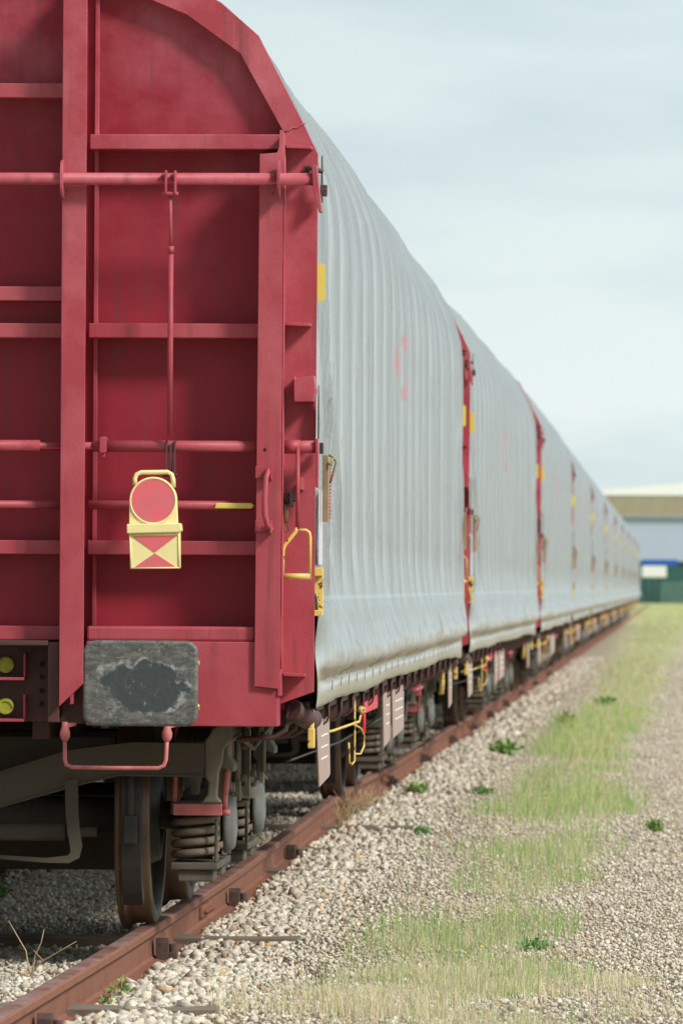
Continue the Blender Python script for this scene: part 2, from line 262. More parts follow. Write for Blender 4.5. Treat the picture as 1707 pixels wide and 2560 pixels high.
def island_mat(name, stops, rough=.9, transl=0.0, spec=.2, bump=0.0):
    m = bpy.data.materials.new(name); m.use_nodes = True; t = m.node_tree; n = t.nodes; l = t.links; b = n['Principled BSDF']
    g = n.new('ShaderNodeNewGeometry'); r = n.new('ShaderNodeValToRGB'); r.color_ramp.interpolation = 'LINEAR'
    e = r.color_ramp.elements
    e[0].position = stops[0][0]; e[0].color = stops[0][1]+(1,); e[1].position = stops[-1][0]; e[1].color = stops[-1][1]+(1,)
    for p, c in stops[1:-1]: e.new(p).color = c+(1,)
    l.new(g.outputs['Random Per Island'], r.inputs[0]); cur = r.outputs[0]
    if bump:
        tcn = n.new('ShaderNodeTexCoord'); x = n.new('ShaderNodeTexNoise'); x.inputs['Scale'].default_value = 70; x.inputs['Detail'].default_value = 4
        l.new(tcn.outputs['Object'], x.inputs['Vector'])
        mr_ = n.new('ShaderNodeMapRange'); mr_.inputs['From Min'].default_value = .3; mr_.inputs['From Max'].default_value = .7; mr_.inputs['To Min'].default_value = .78; mr_.inputs['To Max'].default_value = 1.12
        l.new(x.outputs['Fac'], mr_.inputs[0]); vm = n.new('ShaderNodeVectorMath'); vm.operation = 'SCALE'; l.new(cur, vm.inputs[0]); l.new(mr_.outputs[0], vm.inputs['Scale']); cur = vm.outputs[0]
        bp = n.new('ShaderNodeBump'); bp.inputs['Strength'].default_value = bump; bp.inputs['Distance'].default_value = .006
        l.new(x.outputs['Fac'], bp.inputs['Height']); l.new(bp.outputs[0], b.inputs['Normal'])
    l.new(cur, b.inputs['Base Color']); b.inputs['Roughness'].default_value = rough; b.inputs['Specular IOR Level'].default_value = spec
    if transl:
        tr = n.new('ShaderNodeBsdfTranslucent'); l.new(cur, tr.inputs[0]); ms = n.new('ShaderNodeMixShader'); ms.inputs[0].default_value = transl
        l.new(b.outputs[0], ms.inputs[1]); l.new(tr.outputs[0], ms.inputs[2]); l.new(ms.outputs[0], n['Material Output'].inputs[0])
    MATS[name] = m; return m
island_mat('stone', [(0, (.30, .24, .18)), (.10, (.66, .57, .45)), (.25, (.54, .47, .38)), (.42, (.78, .71, .59)), (.52, (.42, .37, .31)), (.62, (.64, .58, .49)), (.74, (.74, .66, .53)), (.84, (.48, .42, .36)), (.90, (.52, .32, .15)), (.93, (.82, .76, .65)), (1, (.58, .50, .41))], rough=.92, bump=.5)
island_mat('grass_blade', [(0, (.22, .44, .10)), (.3, (.36, .55, .17)), (.5, (.52, .58, .26)), (.68, (.66, .58, .36)), (.85, (.68, .56, .38)), (1, (.28, .50, .13))], rough=.7, transl=.4)
island_mat('straw_blade', [(0, (.78, .66, .49)), (.35, (.84, .74, .57)), (.6, (.70, .54, .38)), (.8, (.62, .62, .34)), (1, (.42, .54, .20))], rough=.8, transl=.3)
island_mat('grass_far', [(0, (.44, .52, .22)), (.3, (.54, .58, .28)), (.6, (.62, .60, .34)), (.85, (.62, .55, .36)), (1, (.40, .50, .22))], rough=.8, transl=.35)

def ground_mat():
    m = bpy.data.materials.new('ground'); m.use_nodes = True; t = m.node_tree; n = t.nodes; l = t.links; b = n['Principled BSDF']
    tcn = n.new('ShaderNodeTexCoord')
    vo = n.new('ShaderNodeTexVoronoi'); vo.inputs['Scale'].default_value = 26; l.new(tcn.outputs['Object'], vo.inputs['Vector'])
    sepc = n.new('ShaderNodeSeparateColor'); l.new(vo.outputs['Color'], sepc.inputs[0])
    r = n.new('ShaderNodeValToRGB'); e = r.color_ramp.elements; e[0].color = (.34, .28, .215, 1); e[1].color = (.64, .57, .47, 1)
    for p, c in ((.3, (.40, .34, .265)), (.6, (.48, .41, .33)), (.8, (.36, .31, .25))): e.new(p).color = c+(1,)
    l.new(sepc.outputs[0], r.inputs[0])
    big = n.new('ShaderNodeTexNoise'); big.inputs['Scale'].default_value = .9; big.inputs['Detail'].default_value = 7
    l.new(tcn.outputs['Object'], big.inputs['Vector'])
    r2 = n.new('ShaderNodeValToRGB'); r2.color_ramp.elements[0].color = (.86, .82, .78, 1); r2.color_ramp.elements[1].color = (1.05, 1.03, 1.0, 1); l.new(big.outputs['Fac'], r2.inputs[0])
    mu = n.new('ShaderNodeMix'); mu.data_type = 'RGBA'; mu.blend_type = 'MULTIPLY'; mu.inputs[0].default_value = 1; l.new(r.outputs[0], mu.inputs[6]); l.new(r2.outputs[0], mu.inputs[7])
    # grass tint of the strip, wide far away
    sp = n.new('ShaderNodeSeparateXYZ'); l.new(tcn.outputs['Object'], sp.inputs[0])
    def M(op, a, b2=0.0, c=0.0):
        x = n.new('ShaderNodeMath'); x.operation = op
        for i, v in enumerate((a, b2, c)):
            if isinstance(v, (int, float)): x.inputs[i].default_value = v
            else: l.new(v, x.inputs[i])
        return x.outputs[0]
    ns = n.new('ShaderNodeTexNoise'); ns.inputs['Scale'].default_value = .9; ns.inputs['Detail'].default_value = 6; l.new(tcn.outputs['Object'], ns.inputs['Vector'])
    hw = n.new('ShaderNodeMapRange'); hw.inputs['From Min'].default_value = 35; hw.inputs['From Max'].default_value = 260; hw.inputs['To Min'].default_value = .30; hw.inputs['To Max'].default_value = 1.7; l.new(sp.outputs['Y'], hw.inputs[0])
    d = M('ABSOLUTE', M('SUBTRACT', sp.outputs['X'], -.72)); d = M('ADD', d, M('MULTIPLY', M('SUBTRACT', ns.outputs['Fac'], .5), 2.8))
    f = M('SUBTRACT', hw.outputs[0], d); f = M('MULTIPLY', f, 3.0); f = M('MAXIMUM', M('MINIMUM', f, 1.0), 0.0)
    near = n.new('ShaderNodeMapRange'); near.inputs['From Min'].default_value = 30; near.inputs['From Max'].default_value = 75; near.inputs['To Min'].default_value = .0; near.inputs['To Max'].default_value = .5; l.new(sp.outputs['Y'], near.inputs[0])
    far = n.new('ShaderNodeMapRange'); far.inputs['From Min'].default_value = 270; far.inputs['From Max'].default_value = 340; l.new(sp.outputs['Y'], far.inputs[0])
    f = M('MAXIMUM', M('MULTIPLY', f, near.outputs[0]), far.outputs[0])
    gr = n.new('ShaderNodeTexNoise'); gr.inputs['Scale'].default_value = 1.2; gr.inputs['Detail'].default_value = 8; l.new(tcn.outputs['Object'], gr.inputs['Vector'])
    gc = n.new('ShaderNodeValToRGB'); gc.color_ramp.elements[0].position = .35; gc.color_ramp.elements[1].position = .65
    gc.color_ramp.elements[0].color = (.44, .48, .24, 1); gc.color_ramp.elements[1].color = (.58, .54, .34, 1); l.new(gr.outputs['Fac'], gc.inputs[0])
    m2 = n.new('ShaderNodeMix'); m2.data_type = 'RGBA'; l.new(f, m2.inputs[0]); l.new(mu.outputs[2], m2.inputs[6]); l.new(gc.outputs[0], m2.inputs[7])
    l.new(m2.outputs[2], b.inputs['Base Color']); b.inputs['Roughness'].default_value = .95; b.inputs['Specular IOR Level'].default_value = .15
    bp = n.new('ShaderNodeBump'); bp.inputs['Strength'].default_value = .8; bp.inputs['Distance'].default_value = .02
    l.new(vo.outputs['Distance'], bp.inputs['Height']); l.new(bp.outputs[0], b.inputs['Normal'])
    MATS['ground'] = m
ground_mat()

# ------------------------------------------------------------------ mesh builder
class MB:
    def __init__(s): s.v = []; s.f = []; s.sm = []
    def add(s, vs, fs, smooth=False):
        o = len(s.v); s.v += [tuple(v) for v in vs]; s.f += [tuple(i+o for i in f) for f in fs]; s.sm += [smooth]*len(fs); return s
    def box(s, x0, x1, y0, y1, z0, z1):
        return s.add([(x0, y0, z0), (x1, y0, z0), (x1, y1, z0), (x0, y1, z0), (x0, y0, z1), (x1, y0, z1), (x1, y1, z1), (x0, y1, z1)],
                     [(0, 3, 2, 1), (4, 5, 6, 7), (0, 1, 5, 4), (1, 2, 6, 5), (2, 3, 7, 6), (3, 0, 4, 7)])
    def prism(s, poly, axis, a0, a1):
        # poly in the two other axes (order x,y,z without axis)
        def pt(p, a):
            return {'x': (a, p[0], p[1]), 'y': (p[0], a, p[1]), 'z': (p[0], p[1], a)}[axis]
        n = len(poly)
        area = sum(poly[i][0]*poly[(i+1) % n][1]-poly[(i+1) % n][0]*poly[i][1] for i in range(n))
        vs = [pt(p, a0) for p in poly]+[pt(p, a1) for p in poly]
        fs = [tuple(range(n)), tuple(range(2*n-1, n-1, -1))]+[(i, i+n, (i+1) % n+n, (i+1) % n) for i in range(n)]
        flip = (area > 0) ^ (axis == 'y') ^ (a1 < a0)
        if flip: fs = [tuple(reversed(f)) for f in fs]
        return s.add(vs, fs)
    def tube(s, pts, r, n=10, caps=True, closed=False):
        pts = [Vector(p) for p in pts]; k = len(pts); rs = r if isinstance(r, (list, tuple)) else [r]*k
        vs = []; up = None
        for i, p in enumerate(pts):
            if closed: t = pts[(i+1) % k]-pts[i-1]
            else: t = pts[min(i+1, k-1)]-pts[max(i-1, 0)]
            t.normalize()
            if up is None:
                up = Vector((0, 0, 1)) if abs(t.z) < .9 else Vector((1, 0, 0))
            a = t.cross(up); 
            if a.length < 1e-6: a = t.orthogonal()
            a.normalize(); b = a.cross(t).normalized(); up = b
            for j in range(n):
                an = 2*PI*j/n; vs.append(p+(a*math.cos(an)+b*math.sin(an))*rs[i])
        fs = []
        kk = k if closed else k-1
        for i in range(kk):
            i2 = (i+1) % k
            for j in range(n):
                fs.append((i*n+j, i*n+(j+1) % n, i2*n+(j+1) % n, i2*n+j))
        s.add(vs, fs, True)
        if caps and not closed:
            o = len(s.v)-len(vs); s.f += [tuple(o+j for j in range(n-1, -1, -1)), tuple(o+(k-1)*n+j for j in range(n))]; s.sm += [False, False]
        return s
    def cyl(s, p0, p1, r, n=16): return s.tube([p0, p1], r, n)
    def lathe(s, prof, c, axis='x', n=40, closed=True):
        # prof: list of (a, r) along axis
        vs = []
        for a, r in prof:
            for j in range(n):
                an = 2*PI*j/n; u = r*math.cos(an); w = r*math.sin(an)
                vs.append({'x': (c[0]+a, c[1]+u, c[2]+w), 'y': (c[0]+w, c[1]+a, c[2]+u), 'z': (c[0]+u, c[1]+w, c[2]+a)}[axis])
        fs = []
        m = len(prof)
        for i in range(m if closed else m-1):
            i2 = (i+1) % m
            for j in range(n): fs.append((i*n+j, i*n+(j+1) % n, i2*n+(j+1) % n, i2*n+j))
        s.add(vs, fs, True)
        return s
    def build(s, name, m, parent=None, bevel=0.0, seg=2):
        me = bpy.data.meshes.new(name); me.from_pydata(s.v, [], s.f)
        me.polygons.foreach_set('use_smooth', s.sm); me.materials.append(MATS[m]); me.update()
        o = bpy.data.objects.new(name, me); C.objects.link(o)
        if parent: o.parent = parent
        if bevel:
            b = o.modifiers.new('bevel', 'BEVEL'); b.width = bevel; b.segments = seg; b.limit_method = 'ANGLE'; b.angle_limit = math.radians(50)
        return o
def tag(o, label=None, cat=None, group=None, kind=None):
    if label: o['label'] = label
    if cat: o['category'] = cat
    if group: o['group'] = group
    if kind: o['kind'] = kind
    return o
def empty(name, loc=(0, 0, 0), rz=0):
    o = bpy.data.objects.new(name, None); C.objects.link(o); o.location = loc; o.rotation_euler = (0, 0, rz); o.empty_display_size = .2; return o
def copy_tree(o, parent=None):
    c = o.copy(); C.objects.link(c); c.parent = parent
    for ch in list(o.children): copy_tree(ch, c)
    return c
def np_mesh(name, V, F, m, smooth=False, k=None):
    me = bpy.data.meshes.new(name); nf, k = F.shape
    me.vertices.add(len(V)); me.vertices.foreach_set('co', V.astype(np.float32).ravel())
    me.loops.add(nf*k); me.loops.foreach_set('vertex_index', F.astype(np.int32).ravel())
    me.polygons.add(nf); me.polygons.foreach_set('loop_start', np.arange(0, nf*k, k, dtype=np.int32)); me.polygons.foreach_set('loop_total', np.full(nf, k, dtype=np.int32))
    if smooth: me.polygons.foreach_set('use_smooth', np.ones(nf, dtype=bool))
    me.materials.append(MATS[m]); me.update(calc_edges=True)
    o = bpy.data.objects.new(name, me); C.objects.link(o); return o
def arc(cx, cy, r, a0, a1, n):
    return [(cx+r*math.cos(math.radians(a0+(a1-a0)*i/n)), cy+r*math.sin(math.radians(a0+(a1-a0)*i/n))) for i in range(n+1)]
def rrect(x0, x1, z0, z1, r, n=5):
    return arc(x1-r, z0+r, r, -90, 0, n)+arc(x1-r, z1-r, r, 0, 90, n)+arc(x0+r, z1-r, r, 90, 180, n)+arc(x0+r, z0+r, r, 180, 270, n)
def mirror(poly): return [(-x, z) for x, z in poly]

# ------------------------------------------------------------------ track line
TRK = [(-60, -3.02), (12, -3.03), (19, -3.01), (22.5, -2.975), (25, -2.975), (29, -2.995), (34, -3.03), (38, -3.07), (42, -3.075), (46, -3.05), (52, -3.035), (60, -3.035), (75, -3.04), (85, -3.02), (110, -3.03), (150, -3.05), (200, -3.03), (700, -3.03)]
def track_x(y):
    ys = [t[0] for t in TRK]; return float(np.interp(y, ys, [t[1] for t in TRK]))
TRZ = [(-60, 0), (18.9, -.004), (22.5, .0), (29, -.014), (36.5, -.004), (41, .006), (46, -.01), (50, 0), (57, .012), (64, -.008), (73, .006), (90, -.01), (110, 0), (700, 0)]
def track_z(y): return float(np.interp(y, [t[0] for t in TRZ], [t[1] for t in TRZ]))
GZ = -0.165

# ------------------------------------------------------------------ ground, far view
def ground_h(X, Y):
    r = np.abs(X-(-3.03)-.75)
    h = GZ+.012*np.sin(X*2.3+Y*.7)*np.cos(Y*.9-X)+.01*np.sin(Y*.37+1)
    h = h-0.02*np.clip((X+1.9)/1.5, 0, 1)
    return h
xs = np.concatenate([np.array([-900, -300, -100, -40, -20, -12]), np.arange(-9, 4.01, .5), np.array([6, 10, 20, 40, 100, 300, 900])])
ys = np.concatenate([np.array([-200, -60, -10, 5]), np.arange(12, 120, 1.0), np.arange(120, 600, 12), np.array([700, 1000, 2000, 4500])])
XX, YY = np.meshgrid(xs, ys); ZZ = ground_h(XX, YY)-.03
V = np.stack([XX.ravel(), YY.ravel(), ZZ.ravel()], 1); nx = len(xs); ny = len(ys)
ii, jj = np.meshgrid(np.arange(nx-1), np.arange(ny-1)); a = (jj*nx+ii).ravel()
F = np.stack([a, a+1, a+nx+1, a+nx], 1)
g = np_mesh('ground', V, F, 'ground', True); tag(g, 'pale gravel ground running beside and under the train', kind='structure')

# warehouse
wh = empty('warehouse', (0, 590, 0)); tag(wh, 'long pale blue warehouse with brown fascia and white roof beyond the end of the train', 'warehouse')
MB().box(-60, 60, 0, 40, 4.15, 8.8).build('wall', 'building_wall', wh)
for i in range(6): MB().box(-50+i*20-.3, -50+i*20+.3, .05, .35, GZ-.2, 4.15).build('column', 'building_wall', wh)
MB().box(-60, 60, .4, .8, GZ-.2, 4.1).build('lower_wall', 'teal_dark', wh)
MB().box(-60.3, 60.3, -.6, -.1, 8.85, 10.9).build('fascia', 'building_fascia', wh)
MB().prism([(-60.5, 10.95), (60.5, 10.95), (60.5, 11.15), (8, 12.9), (-12, 11.15), (-60.5, 11.15)], 'y', -.7, 40).build('roof', 'building_roof', wh)
# lorry
lo = empty('lorry', (-1.9, 572, 0)); tag(lo, 'white box lorry with a blue top parked before the warehouse', 'lorry')
MB().box(-1.45, 1.0, 0, 7, 2.45, 3.6).build('cargo_body', 'white_paint', lo, .05)
MB().box(-1.5, 2.2, .1, 6.8, 3.62, 4.25).build('top_cover', 'blue_paint', lo, .05)
MB().box(-1.15, 1.15, .4, 6.9, .9, 2.43).build('chassis', 'teal_dark', lo)
for sx in (-1, 1):
    for yy in (1.2, 5.6): MB().lathe([(-.15, .05), (-.15, .5), (.15, .5), (.15, .05)], (sx*.95, yy, .35), 'x', 20).build('wheel', 'tyre', lo)
# container
ct = empty('container', (-2.25, 560, 0)); tag(ct, 'dark green storage container on the grass at the far end of the train', 'container')
m = MB(); m.box(-.75, .75, 0, 2.4, GZ, 2.35)
for i in range(7): m.box(-.7+i*.21, -.62+i*.21, -.04, 0, 0, 2.25)
m.build('shell', 'teal_dark', ct)
for i in (-.3, .3): MB().cyl((i, -.08, .1), (i, -.08, 2.2), .025, 8).build('locking_bar', 'fence_wire', ct)
# fence
fe = empty('fence', (0, 556, 0)); tag(fe, 'grey green wire fence along the far edge of the grass', 'fence')
for i in range(20):
    MB().box(-1.3+i*2.5, -1.22+i*2.5, -.04, .04, GZ-.3, 2.1).build('post', 'fence_wire', fe)
m = MB()
for k in range(24): m.box(-1.3, 46.2, -.01, .01, -.1+k*.09, -.07+k*.09)
for i in range(300): m.box(-1.3+i*.16, -1.28+i*.16, -.03, -.015, -.15, 2.05)
m.build('wire_panel', 'fence_wire', fe)
he = MB()
for i in range(1500):
    x = random.uniform(-1.2, 25); y = random.uniform(0, 1.2); z = random.uniform(-.15, 1.75+.25*math.sin(x*1.3)); r = random.uniform(.08, .2)
    p = [Vector((x, y, z))+Vector((random.gauss(0, 1), random.gauss(0, 1), random.gauss(0, 1))).normalized()*r for _ in range(4)]
    he.add(p, [(0, 1, 2, 3)])
ho = he.build('hedge', 'hedge_leaf'); ho.location = (0, 557.5, 0); tag(ho, 'dull green hedge behind the far wire fence', 'hedge')

# ------------------------------------------------------------------ rails
def rail_obj(off, label):
    prof = [(-.036, 0.0-.010), (-.030, -.002), (-.018, 0.0), (.018, 0.0), (.030, -.002), (.036, -.010), (.036, -.034), (.012, -.050), (.009, -.060), (.009, -.135), (.02, -.146), (.070, -.155), (.070, -.166), (-.070, -.166), (-.070, -.155), (-.02, -.146), (-.009, -.135), (-.009, -.060), (-.012, -.050), (-.036, -.034)]
    ysr = list(np.arange(10, 120, .5))+list(np.arange(120, 520, 8))
    vs = []; n = len(prof)
    for y in ysr:
        for px, pz in prof: vs.append((track_x(y)+off+px, y, track_z(y)+pz))
    fs = []; body = []; top = []
    for i in range(len(ysr)-1):
        for j in range(n):
            q_ = (i*n+j, i*n+(j+1) % n, (i+1)*n+(j+1) % n, (i+1)*n+j)
            fs.append(q_); body.append(0 if j not in (1, 2, 3) else 1)
    me = bpy.data.meshes.new('rail'); me.from_pydata(vs, [], fs); me.materials.append(MATS['rail_rust']); me.materials.append(MATS['rail_top'])
    me.polygons.foreach_set('material_index', body); me.update()
    o = bpy.data.objects.new('rail', me); C.objects.link(o); tag(o, label, 'rail', 'rails of the track')
    return o
rR = rail_obj(.75, 'right-hand rusty rail with pale worn top, nearest the gravel path')
rL = rail_obj(-.75, 'left-hand rail under the far side of the train')
clip = MB(); clip.prism([(-.05, -.19), (-.05, -.08), (-.03, -.06), (.02, -.062), (.045, -.085), (.05, -.19)], 'x', -.035, .020); clip.prism([(-.035, -.19), (-.03, -.12), (.03, -.115), (.04, -.19)], 'x', .021, .055); clip.cyl((.035, 0, -.14), (.035, 0, -.085), .018, 8)
fish = MB(); fish.prism([(-.25, -.115), (.25, -.115), (.25, -.06), (-.25, -.06)], 'x', .011, .028)
for k in (-.18, -.06, .06, .18): fish.cyl((.026, k, -.088), (.05, k, -.088), .014, 6)
c0 = None
for i, y in enumerate([19.9, 24.2, 28.4, 33.1, 39.6, 45.3, 51.0, 57.2, 63.0, 69.0, 75.5, 82.5, 91.0, 101.0]):
    if c0 is None: c = c0 = clip.build('rail_clip', 'clip_rust', rR, .003)
    else: c = c0.copy(); C.objects.link(c)
    c.location = (track_x(y)+.75+.060, y, track_z(y)); c.rotation_euler = (0, 0, random.uniform(-.15, .15))
for y in (26.9, 44.9, 62.9):
    f = fish.build('fishplate', 'rail_rust', rR, .004); f.location = (track_x(y)+.75, y, track_z(y))
# sleepers
def sleeper_mesh(seed):
    rr = random.Random(seed); m = MB(); n = 14
    vs = []
    for i in range(n+1):
        x = -1.3+2.6*i/n+(rr.uniform(-.02, .02) if i in (0, n) else 0)
        for (yy, zz) in ((-.12, -.12), (.12, -.12), (.12, 0), (.04, .004), (-.05, .003), (-.12, 0)):
            vs.append((x+rr.uniform(-.01, .01), yy+rr.uniform(-.008, .008), zz+rr.uniform(-.006, .006)))
    fs = [tuple(range(5, -1, -1)), tuple(n*6+j for j in range(6))]
    for i in range(n):
        for j in range(6): fs.append((i*6+j, i*6+(j+1) % 6, (i+1)*6+(j+1) % 6, (i+1)*6+j))
    m.add(vs, fs); return m
s0 = None; SLEEP = []
shown = {0: .044, 7: .038, 17: .03, 21: .036, 26: .042}
for i in range(40):
    y = 21.0+.62*i; z = -.168+shown.get(i, -.012)
    if s0 is None: o = s0 = sleeper_mesh(3).build('sleeper', 'concrete_wood')
    else: o = s0.copy(); C.objects.link(o)
    o.location = (track_x(y)+random.uniform(.02, .10), y, z); o.rotation_euler = (0, 0, random.uniform(-.02, .02))
    tag(o, 'weathered dark timber sleeper sunk in the pale ballast under the rails', 'sleeper', 'timber sleepers in the ballast')
    SLEEP.append((y, i in shown))

# ------------------------------------------------------------------ gravel stones
ico_v = []; ph = (1+5**.5)/2
for a_, b_ in ((1, ph), (-1, ph), (1, -ph), (-1, -ph)): ico_v += [(0, a_, b_), (a_, b_, 0), (b_, 0, a_)]
ico_v = np.array(ico_v)/math.hypot(1, ph)
from itertools import combinations
ico_f = []
for t3 in combinations(range(12), 3):
    p = ico_v[list(t3)]
    if max(np.linalg.norm(p[0]-p[1]), np.linalg.norm(p[1]-p[2]), np.linalg.norm(p[0]-p[2])) < 1.2:
        nrm = np.cross(p[1]-p[0], p[2]-p[0]); t3 = t3 if nrm.dot(p[0]) > 0 else (t3[0], t3[2], t3[1]); ico_f.append(t3)
ico_f = np.array(ico_f)
def rand_rot(n):
    qn = RNG.normal(size=(n, 4)); qn /= np.linalg.norm(qn, axis=1)[:, None]; w, x, y, z = qn.T
    R = np.empty((n, 3, 3))
    R[:, 0, 0] = 1-2*(y*y+z*z); R[:, 0, 1] = 2*(x*y-z*w); R[:, 0, 2] = 2*(x*z+y*w)
    R[:, 1, 0] = 2*(x*y+z*w); R[:, 1, 1] = 1-2*(x*x+z*z); R[:, 1, 2] = 2*(y*z-x*w)
    R[:, 2, 0] = 2*(x*z-y*w); R[:, 2, 1] = 2*(y*z+x*w); R[:, 2, 2] = 1-2*(x*x+y*y); return R
cub_v = np.array([(x, y, z) for x in (-1, 1) for y in (-1, 1) for z in (-1, 1)])/1.6
cub_q = [(0, 1, 3, 2), (4, 6, 7, 5), (0, 4, 5, 1), (2, 3, 7, 6), (0, 2, 6, 4), (1, 5, 7, 3)]
cub_f = np.array([t for q4 in cub_q for t in ((q4[0], q4[1], q4[2]), (q4[0], q4[2], q4[3]))])
def shards(X, Y, size, lift):
    n = len(X); P = cub_v[None]+RNG.uniform(-.30, .30, (n, 8, 3))
    P = P*RNG.uniform([.85, .55, .40], [1.5, 1.05, .8], (n, 1, 3))
    P = np.einsum('nij,nkj->nki', rand_rot(n), P); P[:, :, 2] *= .85; P = P*size[:, None, None]
    P[:, :, 0] += X[:, None]; P[:, :, 1] += Y[:, None]; P[:, :, 2] += (ground_h(X, Y)+lift)[:, None]
    return P.reshape(-1, 3), (np.arange(n)[:, None, None]*8+cub_f[None]).reshape(-1, 3)
def stones(X, Y, size, lift):
    n = len(X); P = ico_v[None]*(1+RNG.uniform(-.48, .38, (n, 12, 1)))
    P = P*RNG.uniform([.75, .55, .45], [1.35, 1.0, .85], (n, 1, 3))
    P = np.einsum('nij,nkj->nki', rand_rot(n), P); P[:, :, 2] *= .85; P = P*size[:, None, None]
    P[:, :, 0] += X[:, None]; P[:, :, 1] += Y[:, None]; P[:, :, 2] += (ground_h(X, Y)+lift)[:, None]
    F = (np.arange(n)[:, None, None]*12+ico_f[None]).reshape(-1, 3)
    return P.reshape(-1, 3), F
def scatter(y0, y1, dens, smin, smax, lx=-.6, rx=1.0):
    A = []
    n = int(dens*((y1-y0)*(rx-lx)+.065*(y1*y1-y0*y0)))
    Y = np.sqrt(RNG.uniform(y0*y0, y1*y1, n)); u = RNG.uniform(0, 1, n)
    X = (-.13*Y+lx)+u*(rx-lx+.13*Y)
    t = np.interp(Y, [a[0] for a in TRK], [a[1] for a in TRK])
    keep = (np.abs(X-t-.75) > .085) & (np.abs(X-t+.75) > .085)
    for sy, sh in SLEEP:
        if sh: keep &= ~((np.abs(Y-sy) < .10) & (np.abs(X-t) < 1.33) & (RNG.uniform(0, 1, n) < .62))
    X = X[keep]; Y = Y[keep]; s = smin+(smax-smin)*RNG.beta(1.6, 2.8, len(X))
    nearrail = np.exp(-((X-np.interp(Y, [a[0] for a in TRK], [a[1] for a in TRK])-1.1)/.35)**2)
    s = s*(1+.25*nearrail)
    nr = .76+.20*np.exp(-((X+2.0)/.30)**2)-.28*np.clip((X+1.9)/.4, 0, 1); s = s*nr
    clump = np.sin(X*7+Y*1.7)*np.sin(Y*2.3-X*3)
    lf = RNG.uniform(-.022, .014, len(X))+.008*clump+.012*nearrail; h_ = RNG.uniform(0, 1, len(X)) < .8
    a1 = shards(X[h_], Y[h_], s[h_], lf[h_]); a2 = stones(X[~h_], Y[~h_], s[~h_], lf[~h_])
    return np.concatenate([a1[0], a2[0]]), np.concatenate([a1[1], a2[1]+len(a1[0])])
parts = [scatter(17.8, 34, 1500, .010, .038), scatter(34, 60, 420, .013, .040, -.4, .8), scatter(60, 130, 50, .025, .055, -.3, .6)]
Ys_ = RNG.uniform(15, 60, 24000); Xs_ = 1.0+3.2*RNG.beta(1, 1.6, 24000); parts.append(shards(Xs_, Ys_, RNG.uniform(.010, .026, 24000), RNG.uniform(-.02, .006, 24000)))
Vs = []; Fs = []; o_ = 0
for V_, F_ in parts: Vs.append(V_); Fs.append(F_+o_); o_ += len(V_)
gv = np_mesh('gravel', np.concatenate(Vs), np.concatenate(Fs), 'stone'); tag(gv, 'loose pale cream and tan ballast stones', 'gravel', kind='stuff')

# ------------------------------------------------------------------ grass
def vnoise(X, Y, s, seed):
    r = np.random.default_rng(seed); G = r.uniform(0, 1, (256, 256)); x = X/s; y = Y/s
    xi = np.floor(x).astype(int); yi = np.floor(y).astype(int); fx = x-xi; fy = y-yi; fx = fx*fx*(3-2*fx); fy = fy*fy*(3-2*fy)
    g_ = lambda a, b: G[a % 256, b % 256]
    return (g_(xi, yi)*(1-fx)+g_(xi+1, yi)*fx)*(1-fy)+(g_(xi, yi+1)*(1-fx)+g_(xi+1, yi+1)*fx)*fy
def blades(X, Y, h, w, lean=.35):
    n = len(X); a = RNG.uniform(0, 2*PI, n); az = RNG.uniform(0, 2*PI, n); ln = np.abs(RNG.normal(0, lean, n))
    dx = np.cos(az)*ln*h; dy = np.sin(az)*ln*h; wx = np.cos(a)*w/2; wy = np.sin(a)*w/2
    z0 = ground_h(X, Y)-.01; P = np.empty((n, 5, 3))
    P[:, 0] = np.stack([X-wx, Y-wy, z0], 1); P[:, 1] = np.stack([X+wx, Y+wy, z0], 1)
    P[:, 2] = np.stack([X+wx*.8+dx*.3, Y+wy*.8+dy*.3, z0+h*.6], 1); P[:, 3] = np.stack([X-wx*.8+dx*.3, Y-wy*.8+dy*.3, z0+h*.6], 1)
    P[:, 4] = np.stack([X+dx, Y+dy, z0+h*np.clip(1-.3*ln, .4, 1)], 1)
    b = np.arange(n)[:, None]*5
    F = np.concatenate([np.stack([b+0, b+1, b+2], 2), np.stack([b+0, b+2, b+3], 2), np.stack([b+3, b+2, b+4], 2)], 1).reshape(-1, 3)
    return P.reshape(-1, 3), F
def strip(Y):   # centre and half width of the grass strip
    c = np.interp(Y, [18, 22, 26, 30, 36, 60, 100, 200, 300], [-.80, -.85, -.98, -.92, -.82, -.88, -.75, -.55, -.5])
    w = np.interp(Y, [18, 22, 26, 30, 36, 60, 100, 200, 300], [.85, .72, .50, .48, .56, .60, .72, 1.2, 2.3])
    return c, w
def rngj(n): return RNG.normal(0, .10, n)
def grass_cloud(y0, y1, n, thr, seed, patch=.22, edge=.5):
    Y = RNG.uniform(y0, y1, n); c, w = strip(Y); X = c+RNG.uniform(-1.3, 1.3, n)*w
    k = .55*vnoise(X+50, Y, patch, seed)+.45*vnoise(X+50, Y*.5, patch*3, seed+1); d = np.abs(X-c)/w
    pat = vnoise(X+80, Y*.35, .9, seed+7)
    keep = (k-edge*np.clip(d-.40, 0, 1)+rngj(n)*.8-.16*np.clip(.55-pat, 0, 1)) > thr
    return X[keep], Y[keep]
def put(name, cl, mt, label, kind='stuff'):
    Vs = []; Fs = []; o = 0
    for V_, F_ in cl: Vs.append(V_); Fs.append(F_+o); o += len(V_)
    ob = np_mesh(name, np.concatenate(Vs), np.concatenate(Fs), mt); tag(ob, label, 'grass', kind=kind); return ob
cl = []
